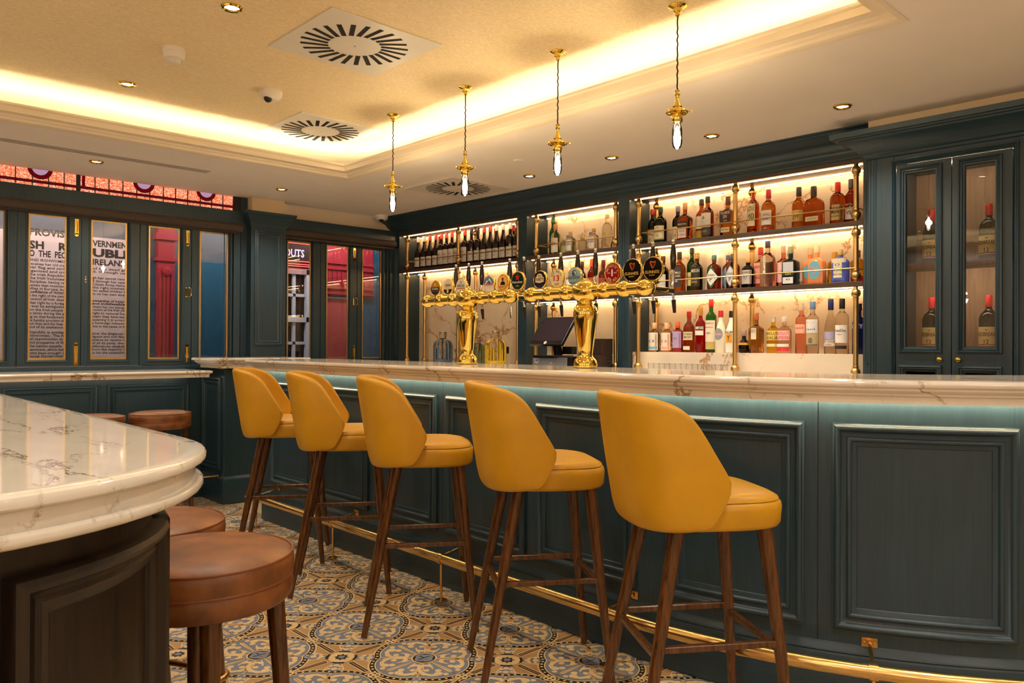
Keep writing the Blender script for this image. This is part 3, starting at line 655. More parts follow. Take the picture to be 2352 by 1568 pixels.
for i, (a, b) in enumerate(bays):
    m = BX(MB(), a, b, .0, .252, TOPB, 2.2965); part('top_board', SHELFW, m)
    for z in ([SH1] if i == 0 else [SH1, SH2]):
        m = BX(MB(), a, b, .0, .252, z - .030, z); sh = part('shelf', SHELFW, m, bevel=.0015)
        m = MB()
        for v in (.038, .218): BX(m, a + .02, b - .02, v, v + .007, z - .0335, z - .030)
        part('led_strip', LEDS, m, sh)
        zr = z + .078; m = MB(); m.tube([(a + .11, .20, zr), (a + .11, .004, zr), (b - .045, .004, zr), (b - .045, .20, zr)], .0042, 8)
        part('gallery_rail', BRASSD, m, smooth=40)
    m = MB()
    for v in (.038, .218): BX(m, a + .02, b - .02, v, v + .007, TOPB - .0035, TOPB)
    part('led_strip', LEDS, m)
def post(u, v, segs):
    m = MB()
    for (z0, z1) in segs:
        R_ = .0275; pr = [(.012, 0), (.012, .012)]
        def ball(zc): return [(max(.0135, R_ * math.sin(t)), zc - R_ * math.cos(t)) for t in [PI * k / 8 for k in range(1, 8)]]
        prof = [(.013, z0), (.013, z0 + .010)] + ball(z0 + .036) + [(.018, z0 + .064), (.018, z0 + .070), (.0148, z0 + .072), (.0148, z1 - .072), (.018, z1 - .070), (.018, z1 - .064)] + ball(z1 - .036) + [(.013, z1 - .010), (.013, z1)]
        m.lathe(prof, (u, v, 0), 18)
    part('gallery_post', BRASSD, m, smooth=45)
for u in (-2.186, -1.428, -.667): post(u, .02, [(SH1, TOPB), (BACKZ, SH1 - .03)])
for u in (-2.146, -1.40): post(u, .205, [(SH1, TOPB), (BACKZ, SH1 - .03)])
for u in (-.46, .352): post(u, .02, [(SH1, TOPB), (SH2, SH1 - .03), (BACKZ, SH2 - .03)])
post(-.432, .205, [(SH1, TOPB), (SH2, SH1 - .03), (BACKZ, SH2 - .03)])
for u in (.56, 1.327, 2.096): post(u, .016, [(SH1, TOPB), (SH2, SH1 - .03), (BACKZ, SH2 - .03)])
for u in (.585, 1.345): post(u, .205, [(SH1, TOPB), (SH2, SH1 - .03), (LEDGE, SH2 - .03)])
m = MB(); m.box(-2.3, 2.232, -.40, -.001, BACKZ - .035, BACKZ); m.box(-2.29, 2.142, .0, .251, BACKZ - .035, BACKZ)
o = tag(m.build('back_bar_worktop', BARM, loc=(-4, 4.45, 0), rotz=AB, bevel=.004), 'cream marble worktop under the back bar shelves', 'worktop')
cb = thing('back_bar_cupboards', 'teal base cupboards supporting the back bar worktop', 'cupboard', (-4, 4.45, 0), AB)
m = MB().box(-2.3, 2.232, -.36, -.002, 0, BACKZ - .036); m.build('carcass', TEAL, cb)
for i in range(7):
    m = MB().box(-2.28 + i * .645, -2.28 + i * .645 + .62, -.38, -.361, .1, .96); d = m.build('door', TEAL, cb, bevel=.003)
    m = MB().sphere((-2.28 + i * .645 + .56, -.392, .80), .012, 10); m.build('knob', BRASS, d, smooth=40)

# right-hand glazed cabinet
gc = thing('glazed_cabinet', 'tall teal cabinet with two glazed doors right of the back bar', 'cabinet', (-4, 4.45, 0), AB)
V0 = -.17
m = MB(); m.box(2.236, 2.37, V0, .26, 0, 2.26); m.box(2.93, 3.9, V0, .26, 0, 2.26); m.box(2.37, 2.93, V0, .26, 2.185, 2.26); m.box(2.37, 2.93, .18, .26, .0, 2.185); m.box(2.37, 2.93, V0 + .03, .18, .98, 1.0)
m.build('carcass', TEAL, gc, bevel=.002)
m = MB(); 
for u in (2.246, 2.262, 2.274): m.tube([(u, V0, .9), (u, V0, 2.25)], .004, 8)
m.frame(lambda s, d, z: (s, V0 - d, z), 2.355, 2.945, .2, 2.215, [(0, 0), (.001, .012), (.008, .014), (.012, .008), (.016, .010), (.021, .004), (.024, 0)]); m.build('face_moulding', TEAL, gc, smooth=30)
m = MB(); m.sweep([(2.236, .1), (2.236, V0), (3.9, V0)], [(-.02, 2.235), (.0, 2.235), (.012, 2.238), (.018, 2.25), (.030, 2.258), (.034, 2.266), (.040, 2.272), (.050, 2.282), (.070, 2.300), (.098, 2.318), (.116, 2.326), (.120, 2.334), (.134, 2.336), (.138, 2.344), (.152, 2.346), (.156, 2.374), (-.02, 2.374)])
m.build('cornice', TEALH, gc, smooth=28)
inner = wood('cabinet_inside_oak', (110, 84, 64), (136, 106, 80), rough=.6)
for z in (1.19, 1.66):
    m = MB().box(2.37, 2.93, V0 + .04, .179, z - .02, z); m.box(2.37, 2.93, V0 + .034, V0 + .046, z - .045, z); m.build('shelf', inner, gc)
m = MB().box(2.371, 2.929, .172, .179, 1.0, 2.18); m.build('back_panel', inner, gc)
m = MB(); m.box(2.40, 2.90, V0 + .09, V0 + .098, 2.176, 2.182); m.box(2.40, 2.90, V0 + .06, V0 + .068, 1.630, 1.6395); m.build('led_strip', emit('cabinet_led', (1, .76, .50), 34.0), gc)
for k, (a, b, ga, gb, kn) in enumerate([(2.382, 2.648, 2.432, 2.572, 2.598), (2.652, 2.918, 2.712, 2.842, 2.684)]):
    m = MB(); z0, z1 = 1.215, 2.13
    m.box(a, ga - .002, V0 - .004, V0 + .022, .25, 2.183); m.box(gb + .002, b, V0 - .004, V0 + .022, .25, 2.183)
    m.box(ga - .002, gb + .002, V0 - .004, V0 + .022, z1 + .002, 2.183); m.box(ga - .002, gb + .002, V0 - .004, V0 + .022, 1.085, z0 - .002); m.box(ga - .002, gb + .002, V0 - .004, V0 + .022, .25, .32)
    d = m.build('door', TEAL, gc, bevel=.001)
    MW = [(0, 0), (.001, .012), (.009, .016), (.014, .009), (.020, .011), (.025, .004), (.031, .003), (.035, -.012)]
    m = MB(); m.frame(lambda s, dd, z: (s, V0 - .004 - dd, z), ga - .034, gb + .034, z0 - .034, z1 + .034, MW); m.frame(lambda s, dd, z: (s, V0 - .004 - dd, z), ga - .034, gb + .034, .30, 1.118, MW); m.build('door_moulding', TEAL, d, smooth=28)
    m = MB(); m.box(ga - .002, gb + .002, V0 + .006, V0 + .010, z0 - .002, z1 + .002); m.box(ga - .002, gb + .002, V0 + .006, V0 + .010, .32, 1.086); m.build('pane', CPANE, d)
    m = MB(); m.lathe([(.010, 0), (.006, -.008), (.012, -.014), (.014, -.020), (.010, -.026), (.002, -.028)], (kn, V0 - .004, 1.150), 18, 'y'); m.build('knob', BRASS, d, smooth=50)
x0, x1 = 2.249, 3.9
m = MB().box(x0, x1, -.21, .4, 2.3745, 2.4395); struct(m.build('trim_7', WALLP, loc=(-4, 4.45, 0), rotz=AB), 'cream boxed bulkhead above the glazed cabinet', 'bulkhead')

# ------------------------------------------------------------------ ceiling fittings
def downlight(x, y, z, label, watts=1.0, ring=.046):
    t = thing('downlight', label, 'downlight', (x, y, z), 0, 'brass recessed downlights')
    m = MB(); m.lathe([(ring * .62, -.002), (ring * .70, -.010), (ring * .88, -.011), (ring, -.005), (ring, 0)], (0, 0, 0), 28); m.build('bezel', BRASS, t, smooth=40)
    m = MB(); m.lathe([(ring * .62, -.0035), (ring * .62, -.0025)], (0, 0, 0), 24); m.build('lens', LAMP, t)
    l = bpy.data.lights.new('lamp_light', 'SPOT'); l.energy = K_DOWN * watts; l.color = WARM; l.spot_size = math.radians(125); l.spot_blend = .7; l.shadow_soft_size = .03
    o = bpy.data.objects.new('lamp_light', l); COL.objects.link(o); o.parent = t; o.location = (0, 0, -.03)
for a in [(-3.229, 1.385, ZR, 'brass downlight in the raised ceiling beside the large vent'), (-4.583, 1.378, ZR, 'recessed downlight without visible ring, left of the smoke detector'),
          (-5.73, 1.53, ZC, 'brass downlight above the stained glass, left end of lower ceiling'), (-5.713, 2.863, ZC, 'brass downlight near the teal pilaster'),
          (-3.998, 3.923, ZC, 'brass downlight over the back bar, behind the second pendant'), (-3.235, 3.924, ZC, 'brass downlight over the back bar, second from the left'),
          (-2.492, 3.93, ZC, 'brass downlight over the back bar, third from the left'), (-1.723, 3.922, ZC, 'brass downlight over the back bar nearest the glazed cabinet')]: downlight(*a)
NW = ['one', 'two', 'three', 'four', 'five', 'six', 'seven', 'eight', 'nine', 'ten', 'eleven', 'twelve', 'thirteen', 'fourteen', 'fifteen', 'sixteen', 'seventeen', 'eighteen']
for i, (x, y, z) in enumerate([(-5.73, .2, ZC), (-5.73, -1.1, ZC), (-4.58, -.2, ZR), (-3.23, -.2, ZR), (-1.88, -.2, ZR), (-1.88, 1.38, ZR), (-4.58, -1.6, ZR), (-3.23, -1.6, ZR), (-1.88, -1.6, ZR), (-.4, 2.6, ZC), (-.4, 1.3, ZC), (-.4, 0, ZC), (.9, 3.2, ZC), (.9, 1.6, ZC), (.9, 0, ZC), (-.4, -1.6, ZC), (.9, -1.8, ZC)]):  # unseen extra downlights, added as general fill for the room
    downlight(x, y, z, 'brass downlight added as fill in the ceiling outside the picture, spot %s' % NW[i], 1.0)
def vent(x, y, z, label):
    t = thing('ceiling_vent', label, 'vent', (x, y, z), 0, 'square swirl air vents')
    h = .298; m = MB(); m.box(-h, h, -h, h, -.006, 0)
    m.build('plate', WHITE, t, bevel=.002)
    m = MB()
    for k in range(24):
        a = 2 * PI * k / 24 + .1; sk = .22; r0, r1 = .125, .255; w = .0118
        d = Vector((math.cos(a), math.sin(a))); e = Vector((math.cos(a + sk), math.sin(a + sk))); p0 = d * r0; p1 = e * r1 * .0 + p0 + (Vector((math.cos(a + sk), math.sin(a + sk)))) * (r1 - r0)
        n = Vector((-(p1 - p0).y, (p1 - p0).x)).normalized() * w
        m.add([(p.x, p.y, -.0066) for p in (p0 + n, p1 + n, p1 - n, p0 - n)], [(0, 1, 2, 3)])
    m.build('slots', DARK, t)
    m = MB().lathe([(.004, -.0075), (.004, -.006)], (0, 0, 0), 10); m.build('screw', CHROME, t)
vent(-3.23, 1.99, ZR, 'large square swirl vent in the raised ceiling, nearest the viewer')
vent(-4.68, 2.622, ZR, 'square swirl vent in the far corner of the raised ceiling')
vent(-4.71, 3.84, ZC, 'square swirl vent in the lower ceiling above the wine shelf')
# smoke detector
t = thing('smoke_detector', 'white round smoke detector on the gold paper ceiling', 'smoke detector', (-3.886, 1.38, ZR))
m = MB(); m.lathe([(.052, 0), (.052, -.018), (.048, -.022)], (0, 0, 0), 32); m.build('base', WHITE, t, smooth=40)
m = MB(); m.lathe([(.050, -.022), (.050, -.042), (.044, -.050), (.026, -.054), (.024, -.070), (.018, -.074)], (0, 0, 0), 32)
for k in range(8):
    a = 2 * PI * k / 8; m.box(.026 * math.cos(a) - .003, .026 * math.cos(a) + .003, .026 * math.sin(a) - .003, .026 * math.sin(a) + .003, -.070, -.05)
m.build('sensor_head', WHITE, t, smooth=40)
def dome(x, y, z, label, rz=0, s=1.0):
    t = thing('security_camera', label, 'security camera', (x, y, z), rz)
    m = MB(); m.lathe([(.062 * s, 0), (.064 * s, -.010), (.060 * s, -.030), (.045 * s, -.046), (.018 * s, -.052)], (0, 0, 0), 28); m.build('housing', WHITE, t, smooth=50)
    m = MB(); m.sphere((.012 * s, -.022 * s, -.046 * s), .024 * s, 18); e = m.build('lens_dome', BLACK, t, smooth=60)
    m = MB(); m.sphere((-.045 * s, -.030 * s, -.028 * s), .008, 10); m.build('infrared_window', DARK, t, smooth=60)
dome(-4.158, 2.013, ZR, 'white dome camera on the raised ceiling between the two vents')
dome(-6.21, 4.13, ZC, 'white dome camera in the far corner beside the back bar cornice', .4)
m = MB()
for k in range(3): m.box(-5.565 + k * .032, -5.555 + k * .032, -1.5, 2.21, ZC - .0012, ZC - .0004)
tag(m.build('linear_air_slot', flat('slot_grey', (92, 78, 68), .7)), 'three thin parallel air slots in the lower ceiling along the window side', 'air slot')
tag(MB().lathe([(.035, 0), (.035, -.004), (.030, -.006)], (-3.72, 3.55, ZC), 24).build('ceiling_cover_plate', PAINT, smooth=40), 'small round blank cover plate on the lower ceiling behind the third pendant', 'cover plate')

# pendants
def pendant(x, y, label):
    t = thing('pendant_lamp', label, 'pendant lamp', (x, y, ZR), 0, 'bare bulb brass pendants over the bar')
    m = MB().lathe([(.040, 0), (.040, -.004), (.030, -.010), (.020, -.014), (.018, -.026), (.010, -.030), (.010, -.042), (.004, -.046)], (0, 0, 0), 28); m.build('ceiling_rose', BRASS, t, smooth=40)
    m = MB().tube([(.0015 * math.sin(k * 1.3), .0015 * math.cos(k * 1.7), -.044 - k * .0078) for k in range(42)], .0032, 8); m.build('flex', flat('black_braid', (40, 26, 16), .7), t)
    z = -.355
    m = MB(); m.lathe([(.004, z), (.010, z - .004), (.008, z - .012), (.012, z - .020), (.007, z - .028), (.009, z - .050), (.020, z - .072), (.018, z - .078), (.023, z - .084), (.023, z - .135), (.020, z - .140)], (0, 0, 0), 24)
    m.build('lamp_holder', BRASS, t, smooth=40)
    m = MB(); zz = z - .088; m.lathe([(.024, zz - .002), (.046, zz - .004), (.048, zz - .010), (.046, zz - .012), (.044, zz - .006), (.024, zz + .002)], (0, 0, 0), 28)
    for k in range(3):
        a = 2 * PI * k / 3 + .5; m.tube([(.044 * math.cos(a), .044 * math.sin(a), zz - .008), (.060 * math.cos(a), .060 * math.sin(a), zz - .008)], .003, 8); m.sphere((.062 * math.cos(a), .062 * math.sin(a), zz - .008), .005, 8)
    m.build('gallery_ring', BRASS, t, smooth=40)
    zb = z - .140
    m = MB().lathe([(.012, zb), (.016, zb - .012), (.0215, zb - .030), (.0215, zb - .085), (.017, zb - .103), (.008, zb - .112), (.001, zb - .114)], (0, 0, 0), 24)
    bl = m.build('bulb', PANE, t, smooth=60)
    m = MB().lathe([(.001, zb - .014), (.007, zb - .022), (.0115, zb - .045), (.0115, zb - .070), (.007, zb - .092), (.001, zb - .100)], (0, 0, 0), 16)
    m.build('filament', BULBE, bl)
    l = bpy.data.lights.new('lamp_light', 'POINT'); l.energy = 5.5; l.color = (1, .76, .45); l.shadow_soft_size = .02
    o = bpy.data.objects.new('lamp_light', l); COL.objects.link(o); o.parent = t; o.location = (0, 0, zb - .055)
for x, y, s in [(-4.039, 2.768, 'bare bulb brass pendant at the far left end of the row of four'), (-3.327, 2.762, 'bare bulb brass pendant, second from the left of four'), (-2.610, 2.753, 'bare bulb brass pendant, third from the left of four'), (-1.908, 2.745, 'bare bulb brass pendant nearest the viewer, rightmost of four')]: pendant(x, y, s)
# globe lamps behind the viewer
for i, (x, y) in enumerate([(-1.2, -2.9), (.6, -2.2), (2.0, -1.0), (-3.2, -3.2), (1.9, 1.2)]):
    t = thing('globe_lamp', 'opal glass globe pendant with brass band, behind the viewer, spot ' + NW[i], 'pendant lamp', (x, y, 2.44), 0, 'globe pendants behind the viewer')
    mb = MB().tube([(0, 0, 0), (0, 0, -.42)], .006, 8); mb.lathe([(.05, 0), (.05, -.01)], (0, 0, 0), 20); mb.build('stem', BRASS, t)
    mb = MB().sphere((0, 0, -.54), .13, 28); g = mb.build('globe', GLOBE, t, smooth=60)
    mb = MB().lathe([(.130, -.56), (.134, -.56), (.134, -.50), (.130, -.50)], (0, 0, 0), 28); mb.build('band', BRASSD, g)

# ------------------------------------------------------------------ island table
tb = thing('island_table', 'dark oak high table with rounded end and thick cream marble top', 'table', (-1.53, .1, 0))
XL = -2.1
def stad(r, n=28): return [(XL, r)] + [(r * math.cos(a), r * math.sin(a)) for a in [PI / 2 - PI * k / n for k in range(n + 1)]] + [(XL, -r)] + [(XL + r * math.cos(a), r * math.sin(a)) for a in [-PI / 2 - PI * k / n for k in range(1, n)]]
r0 = .44
m = MB(); pr = [(0, 1.03), (.024, 1.03), (.032, 1.027), (.0352, 1.021), (.034, 1.0145), (.028, 1.0105), (.018, 1.0095), (.018, .9825), (.024, .982), (.0295, .9785), (.031, .973), (.0285, .967), (.022, .9635), (0, .962)]
m.sweep(stad(r0)[::-1], pr, closed=True)
q = stad(r0); k = len(q); m.add([(x, y, 1.0299) for x, y in q] + [(x, y, .9621) for x, y in q], [tuple(range(k)), tuple(range(k, 2 * k))])
m.build('marble_top', TABM, tb, smooth=40)
def ring(r, z0, z1):
    q = stad(r); k = len(q); return MB().add([(x, y, z) for z in (z0, z1) for x, y in q], [tuple(range(k)), tuple(range(k, 2 * k))] + [(i, (i + 1) % k, k + (i + 1) % k, k + i) for i in range(k)])
m = ring(.388, .05, .962); m.build('base', DWOOD, tb, smooth=30)
m = ring(.405, 0, .10); m.build('plinth', DWOOD, tb, smooth=30)
def tf(s, d, z):        # s: arc length, 0 at the tip of the rounded end
    r = .388 + d; th = s / .388
    if abs(th) <= PI / 2: return (r * math.cos(th), r * math.sin(th), z)
    e = abs(s) - .388 * PI / 2; return (-e, math.copysign(r, s), z)
LP = [(0, 0), (.0, .018), (.004, .026), (.012, .030), (.020, .026), (.024, .018), (.034, .012), (.040, .014), (.046, .010), (.056, .006), (.062, 0)]
for s0, s1 in ((-.67, -.31), (-.285, .07), (.105, .46), (.495, .85), (.90, 1.55), (1.60, 2.25)):
    m = MB().frame(tf, s0, s1, .13, .912, LP, nseg=14); m.build('panel_moulding', DWOOD, tb, smooth=35)

# ------------------------------------------------------------------ stools
def leather_stool(label, loc, rz):
    t = thing('leather_stool', label, 'stool', loc, rz, 'tan leather stools')
    R_ = .205; zt = .722
    m = MB(); m.lathe([(R_ - .012, .665), (R_ - .002, .668), (R_, .676), (R_ + .002, .694), (R_, .712), (R_ - .004, .716)] + [(R_ - .012, .7205), (R_ * .8, .728), (R_ * .5, .732), (.01, .733)], (0, 0, 0), 56)
    m.build('seat', TAN, t, smooth=50)
    m = MB(); m.lathe([(R_ - .03, .612), (R_ - .010, .612), (R_ - .002, .622), (R_ + .000, .648), (R_ - .004, .662), (R_ - .012, .665)], (0, 0, 0), 56); m.build('seat_skirt', TAN, t, smooth=50)
    m = MB()
    for z, r in ((.7165, R_ - .002), (.6655, R_ - .003)): m.tube([((r) * math.cos(2 * PI * k / 56), r * math.sin(2 * PI * k / 56), z) for k in range(57)], .0032, 6, caps=False)
    m.build('piping', flat('tan_piping', (132, 72, 36), .45), t, smooth=60)
    for sx in (-1, 1):
        for sy in (-1, 1):
            m = MB().tube([(sx * .150, sy * .150, 0), (sx * .115, sy * .115, .62)], .015, 16, r2=.023); m.build('leg', WALNUT, t, smooth=40)
    c = .148; h = .26; pts = []
    for qx, qy in ((1, 1), (-1, 1), (-1, -1), (1, -1)):
        for k in range(5):
            a0 = math.atan2(qy, qx); a = a0 - PI / 4 + PI / 8 * k; pts.append((qx * (c - .04) + .04 * math.cos(a) + qx * .014, qy * (c - .04) + .04 * math.sin(a) + qy * .014, h))
    m = MB().tube(pts + [pts[0]], .0095, 10, caps=False); m.build('foot_ring', BRASSD, t, smooth=50)
leather_stool('tan leather stool with brass foot ring, nearest the viewer beside the table', (-1.83, .725, 0), .5)
leather_stool('tan leather stool directly behind the nearest one, along the table', (-2.255, .735, 0), .5)
leather_stool('tan leather stool mostly hidden under the far side of the marble table', (-2.70, .75, 0), .9)
leather_stool('tan leather stool under the window shelf, fully visible above the table edge', (-5.75, 1.965, 0), .5)
leather_stool('tan leather stool under the window shelf, half hidden by the marble table', (-5.72, 1.51, 0), .785)

def bar_chair(label, loc, rz):
    t = thing('bar_chair', label, 'bar stool', loc, rz, 'mustard leather bar chairs along the bar')
    m = MB(); ex = 3.6; Y0 = .02
    rings = [(.700, .180, .185), (.698, .192, .200), (.702, .203, .212), (.712, .209, .219), (.755, .212, .222), (.768, .210, .220), (.7735, .205, .214), (.776, .201, .210), (.7775, .205, .214), (.782, .203, .212), (.792, .200, .193), (.799, .165, .160), (.803, .10, .10), (.804, .02, .02)]
    m.loft([(z, a, b, ex, 0, Y0) for z, a, b in rings], 48)
    m.v = [(x * (1 - .42 * (max(0, -.02 - y) / .18) ** 1.6), y, z) for x, y, z in m.v]; m.build('seat', MUSTARD, t, smooth=60)
    # padded wrap-around back shell
    nu, nv = 33, 15
    tip_y, tip_z = .030, .836
    edge = [(0, 1.076), (.2, 1.072), (.42, 1.056), (.55, 1.040), (.64, 1.012), (.73, .968), (.82, .922), (.905, .882), (.975, .852), (1, tip_z)]
    low = [(0, .688), (.5, .698), (.72, .703), (.80, .711), (.91, .760), (1, tip_z - .014)]
    rear = [(.68, -.192), (.700, -.204), (.73, -.214), (.785, -.223), (.885, -.240), (1.08, -.272)]
    def ip(tab, q):
        for (a, va), (b, vb) in zip(tab, tab[1:]):
            if q <= b: return va + (vb - va) * (q - a) / (b - a)
        return tab[-1][1]
    vs = []; k_ = .62
    for i in range(nu):
        s = -1 + 2 * i / (nu - 1); q = abs(s); th = q * 1.0
        if q < .62: a = q / .62 * PI / 2; qy = k_ * (1 - math.cos(a) ** .85); fx = math.sin(a) ** .80
        else: qy = k_ + (1 - k_) * (q - .62) / .38; fx = 1.0
        zt, zb = ip(edge, qy), ip(low, qy)
        for j in range(nv):
            v = j / (nv - 1); z = zb + (zt - zb) * v
            hz = (z - .69) / .39; yr = ip(rear, z)
            w = .226 + .022 * math.sin(min(1, max(0, hz) * 1.25) * PI * .62) - .015 * hz * (1 - qy)
            if z < .74: w -= .008 * ((.74 - z) / .05) ** 2
            y = yr + (tip_y - yr) * qy if True else 0
            vs.append((math.copysign(w * fx, s), y, z))
    m = MB().add(vs, [(i * nv + j, (i + 1) * nv + j, (i + 1) * nv + j + 1, i * nv + j + 1) for i in range(nu - 1) for j in range(nv - 1)])
    o = m.build('backrest', MUSTARD, t)
    for p in o.data.polygons: p.use_smooth = True
    md = o.modifiers.new('thickness', 'SOLIDIFY'); md.thickness = .038; md.offset = SHELL_OFF; md.use_even_offset = False
    md = o.modifiers.new('round', 'SUBSURF'); md.levels = 2; md.render_levels = 2
    for sx in (-1, 1):
        for (ty, by) in ((-.090, -.222), (.172, .243)):
            m = MB().tube([(sx * .198, by, .006), (sx * .140, ty, .70)], .0125, 18, r2=.0225); lg = m.build('leg', WALNUT, t, smooth=40)
            m = MB().lathe([(.010, 0), (.010, .007)], (sx * .198, by, 0), 12); m.build('foot_glide', CHROME, lg)
    def at(sx, f, z): 
        a = (z - .006) / .694; ty, by = ((.172, .243) if f else (-.090, -.222)); return (sx * (.198 - .058 * a), by + (ty - by) * a, z)
    z = .372
    for pr in ((at(1, 0, z), at(1, 1, z)), (at(-1, 0, z), at(-1, 1, z)), (at(-1, 0, z - .02), at(1, 0, z - .02)), (at(-1, 1, z - .02), at(1, 1, z - .02))):
        m = MB().tube(pr, .0135, 4, square=True); m.build('stretcher', WALNUT, t, bevel=.003)
    return t
SHELL_OFF = -1
CH = [(-4.12, 2.09, 'mustard leather bar chair at the far left end of the row, by the short counter'), (-3.4375, 2.064, 'mustard leather bar chair, second from the left at the bar'), (-2.775, 2.052, 'mustard leather bar chair in the middle of the five'), (-2.055, 2.07, 'mustard leather bar chair, second from the right at the bar'), (-1.330, 1.994, 'mustard leather bar chair nearest the viewer, rightmost of five')]
fw = math.radians(-34)
first = None
for x, y, s in CH:
    off = .010; X = x - off * math.sin(-fw); Y = y - off * math.cos(fw)
    if first is None: first = bar_chair(s, (X, Y, 0), fw)
    else: dup(first, (X, Y, 0), fw, s)

# ------------------------------------------------------------------ beer towers on the bar
def c_(rgb, rough=.3): return flat('colour_%d_%d_%d' % rgb, rgb, rough)
def disc(m, cx, cz, y, rx, rz, mi, n=28): m.add([(cx + rx * math.cos(2 * PI * k / n), y, cz + rz * math.sin(2 * PI * k / n)) for k in range(n)], [tuple(range(n))], mi)
def star(m, cx, cz, y, r, mi):
    m.add([(cx + (r if k % 2 == 0 else r * .42) * math.sin(PI * k / 5), y, cz + (r if k % 2 == 0 else r * .42) * math.cos(PI * k / 5)) for k in range(10)], [tuple(range(10))], mi)
def arc_text(m, s, cx, cz, y, r, a0, a1, h, mi):
    n = len(s)
    for i, ch in enumerate(s):
        if ch == ' ': continue
        a = a0 + (a1 - a0) * (i + .5) / n; vs, fs, w = text(ch, .01); up = 1 if a0 > a1 else -1
        sc = min(abs(a1 - a0) * r / n * .8 / w, h * 1.1); ux, uz = math.cos(a), math.sin(a); tx, tz = (uz, -ux) if up > 0 else (-uz, ux)
        m.add([(cx + ux * (r + up * v[1] * h) + tx * (v[0] - w / 2) * sc, y, cz + uz * (r + up * v[1] * h) + tz * (v[0] - w / 2) * sc) for v in vs], fs, mi)
